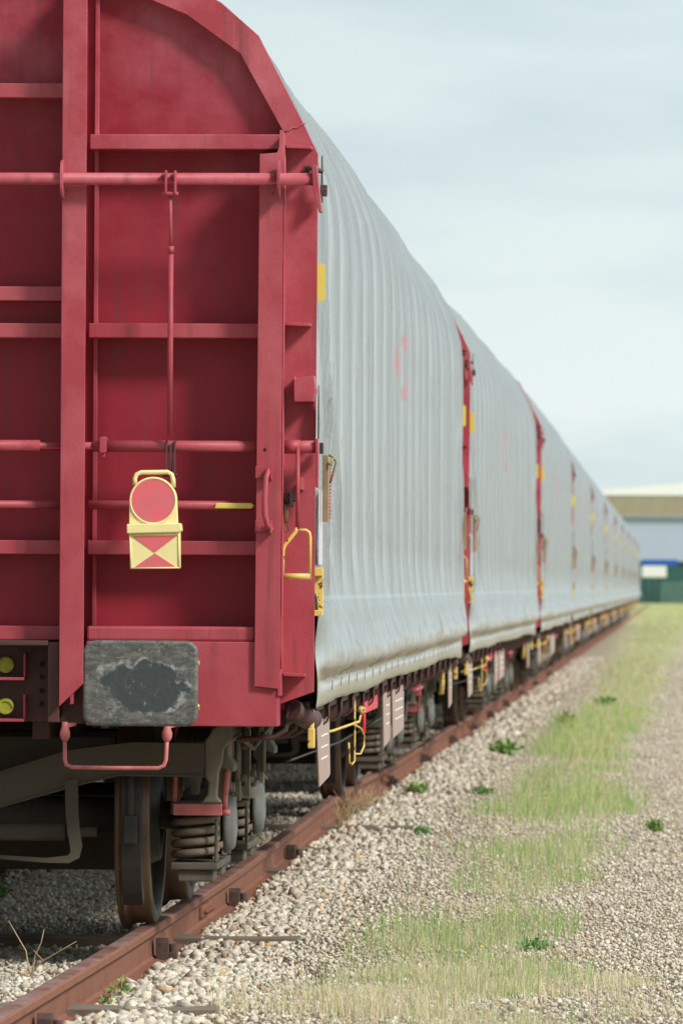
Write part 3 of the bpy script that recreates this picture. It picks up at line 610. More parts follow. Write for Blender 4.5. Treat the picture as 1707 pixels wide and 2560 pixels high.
for (a, b, n, thr) in ((18.5, 24, 6000, .52), (24, 32, 11000, .50), (32, 46, 17000, .49), (46, 75, 24000, .48)):
    X, Y = grass_cloud(a, b, n, thr, 11); n_ = len(X)
    sc = np.clip(Y/30, .8, 2.0); cl.append(blades(X, Y, RNG.uniform(.03, .20, n_)*(.6+.7*vnoise(X, Y, .5, 5)), .0036*sc*RNG.uniform(.7, 1.3, n_)))
put('grass', cl, 'grass_blade', 'fresh green grass growing in a strip through the gravel')
cl = []
for (a, b, n, thr) in ((18.0, 21.6, 24000, .36), (21.6, 24.0, 22000, .42), (24, 32, 14000, .50), (32, 60, 12000, .48)):
    X, Y = grass_cloud(a, b, n, thr, 31, .3); n_ = len(X)
    cl.append(blades(X, Y, RNG.uniform(.02, .10, n_)*(1+.7*(Y < 21.6)), .0030*RNG.uniform(.7, 1.3, n_), .6))
put('dry_grass', cl, 'straw_blade', 'short straw coloured dry grass nearest the camera')
cl = []
for (a, b, n, thr) in ((70, 120, 16000, .51), (120, 300, 22000, .49)):
    X, Y = grass_cloud(a, b, n, thr, 51, .5); n_ = len(X)
    cl.append(blades(X, Y, RNG.uniform(.05, .16, n_), .010*np.clip(Y/80, 1, 3)*RNG.uniform(.7, 1.3, n_)))
X = RNG.uniform(-14, 6, 26000); Y = RNG.uniform(290, 556, 26000); cl.append(blades(X, Y, RNG.uniform(.06, .16, 26000), .05*RNG.uniform(.7, 1.3, 26000)))
put('meadow_grass', cl, 'grass_far', 'far yellow green grass reaching to the fence')
X, Y = grass_cloud(19, 70, 2600, .50, 11); n_ = len(X)
fl = RNG.uniform(.003, .0065, n_)*np.clip(Y/30, 1, 1.8)
Vf, Ff = stones(X, Y, fl, RNG.uniform(.06, .15, n_))
fo = np_mesh('yellow_flower_heads', Vf, Ff, 'yellow_clean'); tag(fo, 'tiny yellow flower heads scattered through the green grass', 'flowers', kind='stuff')

# weeds: individual plants
def weed(name, label, x, y, r, h, n, mt, lw=.012, group='weeds rooted in the gravel', flat=.0, z=None, stem='stalk'):
    e = empty(name, (x, y, float(ground_h(np.array(x), np.array(y))) if z is None else z)); tag(e, label, 'weed', group)
    r *= .6; h *= .85; m = MB(); st = MB()
    for i in range(n):
        az = random.uniform(0, 2*PI); rr = r*random.random()**.6; hh = h*random.uniform(.35, 1)*(1-.4*rr/r)
        b = Vector((rr*.45*math.cos(az), rr*.45*math.sin(az), 0)); tip = Vector((rr*math.cos(az), rr*math.sin(az), hh))
        mid = (b+tip)/2+Vector((0, 0, hh*.15))
        if i % 3 == 0: st.tube([b, mid, tip], [.0025, .002, .0012], 5, caps=False)
        for k in range(3):
            c = b.lerp(tip, random.uniform(.35, 1)); dirv = Vector((random.gauss(0, 1), random.gauss(0, 1), random.gauss(.5, .6))).normalized(); sd = dirv.orthogonal().normalized()*lw*.5*random.uniform(.6, 1.2)
            sd.rotate(Matrix.Rotation(random.uniform(0, PI), 3, dirv)); L = lw*random.uniform(1.6, 3)
            m.add([c, c+dirv*L*.5+sd, c+dirv*L, c+dirv*L*.5-sd], [(0, 1, 2, 3)])
    m.build('leaves', mt, e); st.build('stems', stem, e); return e
weed('weed', 'dark green bushy weed between the rails under the wagon end', -3.47, 28.9, .17, .12, 150, 'weed_green', .017)
weed('weed', 'pale green grassy weed beside the inner wheel under the first wagon', -3.62, 32.4, .09, .16, 60, 'weed_light', .012)
weed('weed', 'leafy green weed between the grass tufts, low on the right', -.62, 25.5, .16, .07, 80, 'weed_green', .014)
weed('weed', 'small bluish green rosette in the near dry grass', -.70, 23.55, .10, .05, 50, 'weed_green', .013)
weed('weed', 'little dark green weed on the gravel just right of the rail', -1.62, 36.6, .10, .06, 60, 'weed_green', .018)
weed('weed', 'green weed against the rail under the third spring pair', -1.98, 43.8, .14, .16, 90, 'weed_light', .02)
weed('weed', 'green weed at the outer edge of the gravel on the far right', -.13, 38.0, .12, .12, 60, 'weed_light', .018)
weed('weed', 'tiny green weed on open ballast between rail and grass strip', -1.88, 27.9, .05, .04, 20, 'weed_light', .012)
weed('weed', 'low green weed on the gravel left of the grass strip, beyond the dark sleeper end', -1.50, 44.5, .13, .08, 60, 'weed_green', .02)
for i, (x, y) in enumerate(((-1.25, 66), (-.95, 78), (-1.6, 54))):
    weed('weed', ('round green clump in the grass strip beside the second wagon', 'round green clump in the grass strip beside the third wagon', 'green clump on the gravel left of the grass strip beside the second wagon')[i], x, y, .22, .16, 60, 'weed_light', .04)
# dry plants
def dry(label, x, y, h, n, spread, mt='stalk', rad=.0025, base=(0, 0)):
    e = MB()
    for i in range(n):
        az = random.uniform(0, 2*PI); L = h*random.uniform(.5, 1.0); sp_ = spread*random.uniform(.2, 1)
        p0 = Vector((random.uniform(-.02, .02), random.uniform(-.02, .02), -.01)); p = [p0]
        for k in range(1, 5):
            f = k/4; p.append(p0+Vector((math.cos(az)*sp_*f**1.6, math.sin(az)*sp_*f**1.6*.5, L*f))+Vector((random.gauss(0, .006), 0, 0)))
        e.tube(p, [rad, rad, rad*.8, rad*.6, rad*.4], 5)
        if i % 2: e.tube([p[2], p[2]+Vector((random.uniform(-.05, .05), .01, L*.25))], rad*.5, 4)
    o = e.build('dry_stalk', mt); o.location = (x, y, float(ground_h(np.array(x), np.array(y)))); tag(o, label, 'dry plant', 'dry plants on the ballast'); return o
dry('pale forked dry stalk left of the near rail, before the first wheel', -2.62, 23.1, .30, 3, .30, 'stalk', .0035)
dry('brown twiggy dead plant in the near gravel right of the rail', -1.42, 22.75, .13, 13, .07, 'weed_dark', .002)
for k, (y, xx) in enumerate(((38.6, .13), (39.8, .15), (37.4, .12), (41.2, .16))):
    dry(('tall dry yellowish grass stems against the rail below the second pair of wheels', 'dry grass stems leaning on the rail beyond the tall ones', 'thin dry grass stems by the rail just before the tall ones', 'last of the dry grass stems along the rail by the second bogie')[k], track_x(y)+.75+xx, y, .26-.02*k, 18, .14, 'stalk', .003)
for k, (y, xx) in enumerate(((21.3, .12), (21.7, .13))):
    weed('weed', ('pale green seedling stems against the near rail, lower left', 'second pale green seedling against the near rail')[k], track_x(y)+.75+xx, y, .06, .13, 14, 'weed_light', .012)

# ------------------------------------------------------------------ the wagon
LW = 18.66
OUT = [(1.375, .95), (1.525, 1.004), (1.530, 3.225), (1.470, 3.35), (1.283, 3.713), (1.127, 3.85), (.86, 4.0), (.5, 4.11), (0, 4.16)]
INN = [(0, 4.03), (.45, 3.985), (.78, 3.885), (.983, 3.80), (1.205, 3.64), (1.389, 3.31)]
def end_parts(w):
    """everything of one wagon end, headstock plane at y = 0"""
    P = []
    def B(mb, name, m, bevel=.0, parent=w): o = mb.build(name, m, parent, bevel); P.append(o); return o
    # sheet wall
    poly = [(1.40, .93)]+[(x-.01, z-.01) for x, z in OUT[2:]]
    m = MB().prism(poly+[(-x, z) for x, z in reversed(poly)], 'y', .262, .285); B(m, 'end_wall', 'red_panel')
    # arch frame with corner plates
    fr = OUT+INN+[(1.389, 1.15), (1.375, 1.10)]
    for sg in (1, -1):
        pl = [(x*sg, z) for x, z in fr]
        m = MB().prism(pl, 'y', .185, .20); B(m, 'end_frame', 'red_paint', .0025)
        m = MB().tube([(1.390*sg, .184, 3.314), (1.408*sg, .184, 3.322), (1.425*sg, .184, 3.334), (1.442*sg, .184, 3.332), (1.458*sg, .184, 3.345), (1.476*sg, .184, 3.352)], .0045, 6); B(m, 'weld_bead', 'red_paint')
        # inner lip of the arch
        m = MB()
        for i in range(len(INN)-1):
            (x0, z0), (x1, z1) = INN[i], INN[i+1]
            m.prism([(x0*sg, z0), (x1*sg, z1), ((x1+.008)*sg, z1+.01), ((x0+.008)*sg, z0+.012)], 'y', .201, .262)
        B(m, 'frame_lip', 'red_paint')
        # posts
        m = MB().prism([(.490*sg, .94), (.590*sg, 1.035), (.590*sg, 3.99), (.490*sg, 4.01)], 'y', 0, .012)
        m.prism([(.534*sg, .95), (.546*sg, .95), (.546*sg, 3.97), (.534*sg, 3.97)], 'y', .0125, .262)
        m.box(min(.60*sg, .618*sg), max(.60*sg, .618*sg), .236, .261, 1.27, 3.93)
        B(m, 'center_post', 'red_paint', .003)
        m = MB().prism([(1.292*sg, 1.03), (1.388*sg, 1.02), (1.396*sg, 1.08), (1.398*sg, 3.305), (1.384*sg, 3.31), (1.380*sg, 3.235), (1.372*sg, 3.215), (1.302*sg, 3.21)], 'y', 0, .012)
        m.prism([(1.386*sg, .99), (1.398*sg, .99), (1.400*sg, 3.30), (1.388*sg, 3.30)], 'y', .0125, .19)
        m.prism([(1.292*sg, 1.03), (1.304*sg, 1.03), (1.314*sg, 3.21), (1.302*sg, 3.21)], 'y', .0125, .262)
        m.tube([(1.402*sg, .012, 1.1+k*.1) for k in range(22)], [.0045+.0025*math.sin(k*5.1) for k in range(22)], 6)
        B(m, 'corner_post', 'red_paint', .003)
        # beams of the outer bay
        for z0, z1 in ((3.238, 3.300), (2.460, 2.520), (1.566, 1.624)):
            m = MB().box(min(.592*sg, 1.378*sg), max(.592*sg, 1.378*sg), .12, .261, z0, z1)
            B(m, 'cross_beam', 'red_paint', .004)
        m = MB().prism([(.60*sg, 1.212), (1.29*sg, 1.212), (1.29*sg, 1.272), (.60*sg, 1.272)], 'y', .03, .261)
        B(m, 'cross_beam', 'red_paint', .01)
        # headstock
        m = MB().box(min(.60*sg, 1.3865*sg), max(.60*sg, 1.3865*sg), .02, .20, .864, 1.211)
        B(m, 'headstock', 'red_paint', .004)
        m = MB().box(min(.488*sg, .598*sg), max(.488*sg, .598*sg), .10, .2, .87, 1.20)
        B(m, 'headstock_web', 'red_dark', .003)  # darker red puts the shade behind the post into the colour
        # gusset shelves on the corner plate
        for z, x1 in ((3.249, 1.508), (2.519, 1.508), (1.077, 1.493)):
            m = MB().prism([(1.402*sg, z-.006), (x1*sg, z-.010), (x1*sg, z+.003), (1.402*sg, z+.008)], 'y', .10, .184); B(m, 'gusset', 'red_paint', .002)
        # hook box
        m = MB().prism([(1.443*sg, 2.305), (1.450*sg, 2.292), (1.526*sg, 2.305), (1.533*sg, 2.25), (1.524*sg, 2.197), (1.445*sg, 2.197)], 'y', .05, .184); B(m, 'catch_box', 'red_paint', .005)
        # pads beneath handrail, hanging weld nubs
        m = MB()
        for z in (1.905, 1.685): m.prism([(1.292*sg, z-.025), (1.335*sg, z-.02), (1.345*sg, z+.022), (1.292*sg, z+.025)], 'y', -.012, 0); m.cyl((1.335*sg, -.02, z-.005), (1.335*sg, 0, z-.005), .014, 10); m.box(min(1.355*sg, 1.362*sg), max(1.355*sg, 1.362*sg), -.045, 0, z-.03, z+.025)
        B(m, 'handrail_bracket', 'red_paint', .002)
        m = MB().tube([(1.352*sg, -.012, 1.918), (1.348*sg, -.035, 1.915), (1.338*sg, -.052, 1.88), (1.334*sg, -.058, 1.80), (1.335*sg, -.055, 1.73), (1.345*sg, -.045, 1.69), (1.356*sg, -.02, 1.672), (1.358*sg, -.01, 1.67)], .0115, 12); B(m, 'handrail', 'red_paint')
        m = MB().cyl((1.33*sg, .0125, 1.998), (1.33*sg, -.0015, 1.998), .007, 10); B(m, 'bolt_hole', 'black_hole')
        # buffer
        m = MB().prism(rrect(.650, 1.108, .878, 1.220, .048, 7) if sg > 0 else mirror(rrect(.650, 1.108, .878, 1.220, .048, 7)), 'y', -.62, -.575)
        o = B(m, 'buffer', 'buffer_steel', .014); o.modifiers['bevel'].segments = 4
        m = MB().lathe([(-.575, .03), (-.575, .10), (-.30, .10), (-.30, .12), (-.02, .125), (-.02, .16), (.02, .16), (.02, .03)], (.879*sg, 0, 1.049), 'y', 28); s_ = m.build('buffer_casing', 'dark_metal', o); 
        m = MB()
        for zz in (.955, 1.135): m.cyl((1.104*sg, -.588, zz), (1.113*sg, -.588, zz), .012, 8)
        m.build('wear_stud', 'yellow_paint', o)
        # step under the buffer
        m = MB()
        x0, x1 = .545, .955
        pts = [(x0*sg, -.28, .86), (x0*sg, -.28, .735), (x0*sg+.006*sg, -.28, .712), ((x0+.028)*sg, -.28, .702), ((x0+.2)*sg, -.28, .700), ((x1-.03)*sg, -.28, .701), ((x1-.008)*sg, -.28, .712), (x1*sg, -.28, .735), ((x1+.006)*sg, -.28, .86)]
        m.tube(pts, .0085, 10)
        for xx in (x0, x1+.004):
            m.lathe([(-.03, .004), (-.024, .013), (-.01, .020), (.008, .021), (.03, .014), (.05, .012), (.05, .002)], (xx*sg, -.28, .835), 'z', 14)
            m.box(xx*sg-.012, xx*sg+.012, -.285, .05, .862, .874)
        B(m, 'shunter_step', 'pink_worn')
    # inner bay beams, sill, recessed coupling pocket
    for z0, z1 in ((3.452, 3.512), (2.613, 2.672), (2.460, 2.520), (1.566, 1.624), (1.212, 1.270)):
        m = MB().box(-.532, .532, .14, .261, z0, z1); B(m, 'inner_beam', 'red_paint', .004)
    m = MB().box(-.532, .532, .245, .2615, 2.521, 2.612); B(m, 'inner_channel', 'red_panel')
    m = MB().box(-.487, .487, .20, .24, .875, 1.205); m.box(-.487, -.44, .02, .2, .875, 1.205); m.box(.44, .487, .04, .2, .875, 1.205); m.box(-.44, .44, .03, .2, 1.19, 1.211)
    B(m, 'coupling_pocket', 'red_dark', .004)  # darker red than the headstock: shade of the recess put into the colour
    m = MB()
    for sx in (-1, 1):
        for z in (1.113, 1.058, 1.002, .947): m.cyl((.40*sx, .199, z), (.40*sx, .196, z), .011, 14)
    B(m, 'bolt_holes', 'black_hole')
    for sx in (-1, 1):
        for z in (1.108, .937):
            m = MB().prism([((.252+a)*sx, z+b) for a, b in arc(0, 0, .034, 0, 360, 20)[:-1]], 'y', .165, .19)
            m.tube([((.252+a*.6)*sx, .163, z+b*.6) for a, b in arc(0, -.01, .05, 0, 180, 10)], .005, 8)
            o = B(m, 'hose_cock', 'yellow_green', .003)
            m = MB().box(min(.2*sx, .335*sx), max(.2*sx, .335*sx), .10, .199, z-.062, z-.050); m.box(min(.328*sx, .337*sx), max(.328*sx, .337*sx), .14, .199, z-.05, z+.05); B(m, 'cock_shelf', 'red_paint', .002)
    # draw hook and screw coupling
    m = MB().prism([(-.35, .99), (0, .99), (0, 1.10), (-.20, 1.10), (-.30, 1.16), (-.36, 1.12), (-.28, 1.06), (-.33, 1.05)], 'x', -.03, .03); B(m, 'draw_hook', 'dark_metal', .008)
    m = MB().tube([(.05*math.cos(t), -.30-.02*math.sin(t), .93+.13*math.sin(t)) for t in np.linspace(0, 2*PI, 20)[:-1]], .015, 8, closed=True)
    m.cyl((0, -.32, .80), (0, -.32, .56), .02, 10); m.tube([(.05*math.cos(t), -.32, .48+.1*math.sin(t)) for t in np.linspace(0, 2*PI, 16)[:-1]], .014, 8, closed=True)
    B(m, 'screw_coupling', 'dark_metal')
    # locking pipes
    m = MB().cyl((-1.52, -.048, 3.103), (1.525, -.048, 3.103), .0255, 18)
    B(m, 'upper_locking_pipe', 'red_paint')
    for sg in (1, -1):
        for xx in (.497, 1.384):
            m = MB().prism([(-.048+a, 3.103+b) for a, b in [(p*.055, q_*.078) for p, q_ in arc(0, 0, 1, 0, 360, 24)[:-1]]], 'x', xx*sg-.006, xx*sg+.006)
            m.box(xx*sg-.004, xx*sg+.004, -.04, 0, 3.03, 3.07); B(m, 'pipe_bearing', 'red_paint', .002)
    m = MB().cyl((.618, .07, 2.012), (1.30, .07, 2.012), .024, 18); m.cyl((1.40, .07, 2.012), (1.532, .07, 2.012), .026, 18); m.cyl((1.402, .07, 2.012), (1.47, .07, 2.012), .029, 18)
    m.cyl((-.55, .07, 2.012), (.66, .07, 2.012), .016, 12); m.cyl((-.52, .07, 2.012), (.40, .07, 2.012), .024, 18)
    m.cyl((-1.30, .07, 2.012), (-.66, .07, 2.012), .024, 18); m.cyl((-1.532, .07, 2.012), (-1.40, .07, 2.012), .026, 18)
    B(m, 'lower_locking_pipe', 'red_paint')
    m = MB()
    for sg in (1, -1): m.prism([((.648+a)*sg, 2.01+b) for a, b in rrect(0, .028, -.028, .040, .008, 3)], 'y', .03, .11); m.box(min(.656*sg, .670*sg), max(.656*sg, .670*sg), .04, .055, 1.965, 1.99)
    B(m, 'pipe_collar', 'red_paint', .003)
    m = MB()
    for sg in (1, -1):
        m.cyl((.60*sg, .10, 1.770), (1.28*sg, .10, 1.770), .0195, 14)
    m.cyl((-.50, .12, 1.770), (.50, .12, 1.770), .0175, 14)
    B(m, 'release_rod', 'red_paint')
    for sg in (1, -1):
        m = MB().prism([(1.119*sg, 1.757), (1.125*sg, 1.780), (1.270*sg, 1.780), (1.284*sg, 1.770), (1.272*sg, 1.757)], 'y', .066, .082); B(m, 'rod_grip', 'yellow_clean', .004)
    for sg in (1, -1):
        # connecting rod with clevises
        m = MB().cyl((.942*sg, -.075, 3.03), (.942*sg, -.03, 2.81), .0075, 10); m.cyl((.942*sg, -.03, 2.815), (.938*sg, .02, 2.05), .0115, 12); m.cyl((.942*sg, -.031, 2.83), (.942*sg, -.03, 2.80), .0135, 12)
        B(m, 'connecting_rod', 'red_paint')
        m = MB()
        for dx in (-.019, .019):
            m.prism([(-.10, 3.135), (-.07, 3.135), (-.068, 3.04), (-.082, 3.025), (-.10, 3.04)], 'x', (.944+dx-.005)*sg, (.944+dx+.005)*sg)
        m.cyl((.910*sg, -.085, 3.04), (.976*sg, -.085, 3.04), .009, 10); B(m, 'upper_clevis', 'red_paint', .003)
        m = MB()
        for dx in (-.017, .017):
            m.prism([(.035, 2.035), (.055, 2.035), (.05, 1.90), (.03, 1.885), (.02, 1.90)], 'x', (.940+dx-.004)*sg, (.940+dx+.004)*sg)
        m.prism([(.038, 2.02), (.05, 2.02), (.042, 1.89), (.03, 1.89)], 'x', (.934)*sg, (.946)*sg)
        m.cyl((.912*sg, .038, 1.893), (.968*sg, .038, 1.893), .007, 8); B(m, 'lower_clevis', 'red_dark', .002)
        # yellow pull handle on its rod
        m = MB().cyl((1.462*sg, .045, 2.01), (1.462*sg, .06, 1.675), .0085, 10); o = B(m, 'pull_rod', 'red_paint')
        m = MB().tube([(1.462*sg, .06, 1.682), (1.455*sg, .06, 1.665), (1.412*sg, .06, 1.612), (1.402*sg, .06, 1.590), (1.400*sg, .06, 1.468)], .0085, 10)
        m.tube([(1.458*sg, .06, 1.670), (1.497*sg, .06, 1.670), (1.510*sg, .06, 1.660), (1.514*sg, .06, 1.640), (1.514*sg, .06, 1.468)], .0065, 10)
        m.cyl((1.400*sg, .06, 1.480), (1.514*sg, .06, 1.480), .0125, 12); m.build('pull_handle', 'yellow_paint', o)
        m = MB().box(min(1.468*sg, 1.482*sg), max(1.468*sg, 1.482*sg), .05, .184, 1.835, 1.885); B(m, 'rod_keeper', 'red_paint', .003)
        # black air valve
        m = MB().cyl((1.402*sg, .10, 1.80), (1.44*sg, .10, 1.80), .022, 12); m.box(min(1.428*sg, 1.442*sg), max(1.428*sg, 1.442*sg), .06, .14, 1.765, 1.835)
        m.cyl((1.44*sg, .10, 1.795), (1.455*sg, .10, 1.795), .009, 10); B(m, 'valve', 'dark_metal', .002)
        m = MB().cyl((1.411*sg, .10, 1.775), (1.414*sg, .09, 1.70), .010, 10); m.tube([(1.414*sg+.009*math.cos(t), .09, 1.678+.016*math.sin(t)) for t in np.linspace(0, 2*PI, 12)[:-1]], .004, 6, closed=True); B(m, 'valve_pull', 'brass')
        # end levers: upper
        m = MB().prism([(1.520*sg, 3.15), (1.528*sg, 3.160), (1.540*sg, 3.158), (1.548*sg, 3.08), (1.562*sg, 2.968), (1.550*sg, 2.966), (1.526*sg, 3.06)], 'y', -.085, -.01); B(m, 'upper_end_lever', 'red_paint', .003)
        m = MB().prism([(.08, 3.02), (.15, 3.02), (.13, 3.15), (.115, 3.215), (.10, 3.15)], 'x', 1.548*sg, 1.554*sg)
        m.tube([(1.482*sg, .12, 3.155), (1.50*sg, .09, 3.160), (1.53*sg, .08, 3.15), (1.556*sg, .09, 3.145)], .010, 8); m.box(min(1.474*sg, 1.50*sg), max(1.474*sg, 1.50*sg), .10, .184, 3.14, 3.170)
        m.box(min(1.556*sg, 1.572*sg), max(1.556*sg, 1.572*sg), .09, .14, 3.045, 3.09); m.cyl((1.545*sg, .11, 3.07), (1.572*sg, .11, 3.07), .022, 10)
        B(m, 'upper_hook', 'red_dark', .002)
        m = MB().prism([(.03, 2.045), (.085, 2.045), (.10, 2.0), (.09, 1.845), (.06, 1.845), (.035, 2.0)], 'x', 1.534*sg, 1.546*sg); B(m, 'lower_end_lever', 'red_paint', .003)
        m = MB().prism([(.12, 2.045), (.17, 2.045), (.19, 2.13), (.165, 2.215), (.14, 2.27), (.12, 2.16)], 'x', 1.538*sg, 1.542*sg); m.box(min(1.547*sg, 1.562*sg), max(1.547*sg, 1.562*sg), .10, .15, 1.985, 2.03); B(m, 'upper_latch', 'dark_metal', .002)
        m = MB().box(min(1.549*sg, 1.573*sg), max(1.549*sg, 1.573*sg), .30, .335, 1.708, 1.985); B(m, 'latch_bar', 'brass', .003)
        m = MB().tube([(1.572*sg, .32, 1.985), (1.596*sg, .32, 1.975), (1.604*sg, .32, 1.955), (1.590*sg, .32, 1.90), (1.580*sg, .32, 1.87)], .005, 8); m.tube([(1.572*sg, .30, 1.95), (1.585*sg, .29, 1.94), (1.588*sg, .30, 1.97), (1.60*sg, .31, 1.965)], .006, 8); B(m, 'latch_hook', 'brass')
        m = MB()
        for k in range(16): m.box(min(1.576*sg, 1.584*sg), max(1.576*sg, 1.584*sg), .318, .332, 1.72+k*.0145, 1.731+k*.0145)
        B(m, 'striped_tape', 'pink_worn')
        m = MB().prism([((1.525+a)*sg, 2.695+b) for a, b in rrect(-.035, .037, -.078, .078, .014, 2)], 'y', .203, .209); B(m, 'yellow_marker', 'yellow_clean')
        m = MB().prism([((1.515+a)*sg, 1.417+b) for a, b in rrect(-.04, .043, -.10, .10, .006, 2)], 'y', .235, .245); m.box(min(1.475*sg, 1.558*sg), max(1.475*sg, 1.558*sg), .203, .234, 1.482, 1.517); m.box(min(1.475*sg, 1.556*sg), max(1.475*sg, 1.556*sg), .203, .234, 1.317, 1.342); B(m, 'yellow_bracket', 'yellow_paint', .003)
        m = MB().box(min(1.538*sg, 1.542*sg), max(1.538*sg, 1.542*sg), .21, .47, 1.53, 1.84); B(m, 'data_label', 'clear_label')
        # soot coloured underframe end: rounded cable duct
        m = MB().tube([(1.43*sg, .25, .93), (1.46*sg, .3, .91), (1.48*sg, .45, .89), (1.48*sg, .8, .88)], .045, 14); B(m, 'air_reservoir', 'red_dark')
        m = MB()
        for k in range(3): m.tube([((1.412+.03*k)*sg, .26+.12*k, .95), ((1.414+.03*k)*sg, .26+.12*k, .88), ((1.405+.03*k)*sg, .26+.12*k, .845), ((1.36+.03*k)*sg, .26+.12*k, .815), (1.2*sg, .26+.12*k, .80)], .012, 6)
        B(m, 'under_rib', 'red_dark')
        m = MB().tube([(1.505*sg, .42, .93), (1.505*sg, .42, .87), (1.50*sg, .42, .85)], .010, 8); m.box(min(1.487*sg, 1.517*sg), max(1.487*sg, 1.517*sg), .40, .43, .765, .85); m.cyl((1.503*sg, .415, .90), (1.50*sg, .415, .83), .013, 10)
        B(m, 'uncoupling_lever', 'yellow_paint', .006)
    return P

# tarpaulin surface
PROF = [(1.532, .945), (1.546, .975), (1.552, 1.02), (1.530, 1.045), (1.550, 1.070), (1.590, 1.088), (1.606, 1.115), (1.602, 1.17), (1.578, 1.27), (1.562, 1.36), (1.552, 1.42), (1.548, 1.6), (1.546, 2.0), (1.546, 2.5), (1.546, 2.9), (1.542, 3.08), (1.526, 3.22), (1.485, 3.36), (1.42, 3.50), (1.345, 3.64), (1.24, 3.775), (1.10, 3.885), (.90, 3.985), (.65, 4.075), (.33, 4.135), (0, 4.155)]
Pp = np.array(PROF); Sd = np.concatenate([[0], np.cumsum(np.hypot(*np.diff(Pp, axis=0).T))]); SL = Sd[-1]
tg = np.gradient(Pp, Sd, axis=0); NX = tg[:, 1]/np.hypot(tg[:, 0], tg[:, 1]); NZ = -tg[:, 0]/np.hypot(tg[:, 0], tg[:, 1])
RIB = [.62+1.02*k for k in range(18)]
def tarp_pt(y, s, rs=0.0):
    """arrays y, s (arc length from hem) -> x, z on the right side"""
    flat = np.exp(-((y-.2)/.34)**2)+np.exp(-((LW-.2-y)/.30)**2)
    x = np.interp(s, Sd, Pp[:, 0]); z = np.interp(s, Sd, Pp[:, 1]); nx_ = np.interp(s, Sd, NX); nz_ = np.interp(s, Sd, NZ)
    t = (y-.62)/1.02; ph_ = t-np.floor(t); cen = .30+.12*np.sin(np.floor(t)*2.4+1)
    # sag between the hoops: sharp ridge at each hoop, long flat, second soft fold
    cut = .68+.06*np.sin(np.floor(t)*3.3); amp = .042*(1+.25*np.sin(np.floor(t)*2.9)); u = np.clip((ph_-cut)/(1-cut), 0, 1)
    sag = -amp*(np.clip(ph_/cut, 0, 1)**1.15)*(ph_ <= cut)-amp*(.5+.5*np.cos(PI*u**1.1))*(ph_ > cut)
    sag += .010*np.exp(-((ph_-cen)/.05)**2)*(.5+.5*np.sin(s*1.3+np.floor(t)*2.1))
    slope = np.clip((z-1.35)/.25, 0, 1)*np.clip((4.15-z)/.12, .25, 1)
    # the hoops lean towards the wagon end high up, folds sweep
    d = sag*slope
    # slack folds near both ends
    e0 = np.exp(-((y-.25)/.75)**2)+np.exp(-((LW-.25-y)/.75)**2)
    d += e0*.016*np.sin((y*9+s*2.6+1.0))*np.clip((z-1.0)/.4, 0, 1)
    d += np.exp(-((y-.2)/.55)**2)*(-.016)
    for y0_, k_, a_, w_ in ((.95, -.33, .020, .045), (1.35, -.42, .018, .05), (.60, -.16, .016, .04), (1.75, -.30, .012, .05)):
        yl = y0_+k_*(z-1.4); env = np.clip((z-1.35)/.15, 0, 1)*np.clip((3.0-z)/.8, 0, 1)
        d += a_*np.exp(-((y-yl)/w_)**2)*env+a_*.8*np.exp(-((y-(LW-yl))/w_)**2)*env
    for q_ in range(26):
        yq = .8+q_*.67+.2*math.sin(q_*2.7); zq = 1.17+.05*math.sin(q_*1.9); sl_ = .25*math.sin(q_*3.1)
        d += (.014+.006*math.sin(q_*4.3))*np.exp(-((y-yq-sl_*(z-zq))/.035)**2)*np.exp(-((z-zq)/.085)**2)
    # billow of the roof edge
    d += (-.012+.007*np.sin(y*1.15+.6))*np.clip((z-2.9)/.5, 0, 1)-.02*np.exp(-((y-1.5)/2.2)**2)*np.clip((z-3.0)/.4, 0, 1)
    # low bulge, crumpled
    lb = np.exp(-((z-1.15)/.10)**2)
    d += lb*(.006*np.sin(y*1.3+.5)+.005*np.sin(y*9.3+s*4)+.004*np.sin(y*21+s*15))*(1-.6*e0)
    d += np.exp(-((z-1.25)/.16)**2)*.008*np.sin(y*7.7+1.3*np.sin(y*2.1)+s*5)
    sk = np.clip((1.06-z)/.08, 0, 1)
    d += sk*(.004*np.sin(y*1.6)+.001*np.sin(y*9+2))
    zz = z+sk*(.006*np.sin(y*.9+1)+.002*np.sin(y*4.1)-.022*e0)+lb*.006*np.sin(y*1.1)
    d += .0018*np.sin(y*61+s*3)*slope
    X_ = x+nx_*d; Z_ = zz+nz_*d; lowm = np.clip((1.46-z)/.06, 0, 1)*np.clip(flat, 0, 1)
    return X_*(1-lowm)+(1.535+.006*np.sin(z*20))*lowm, Z_
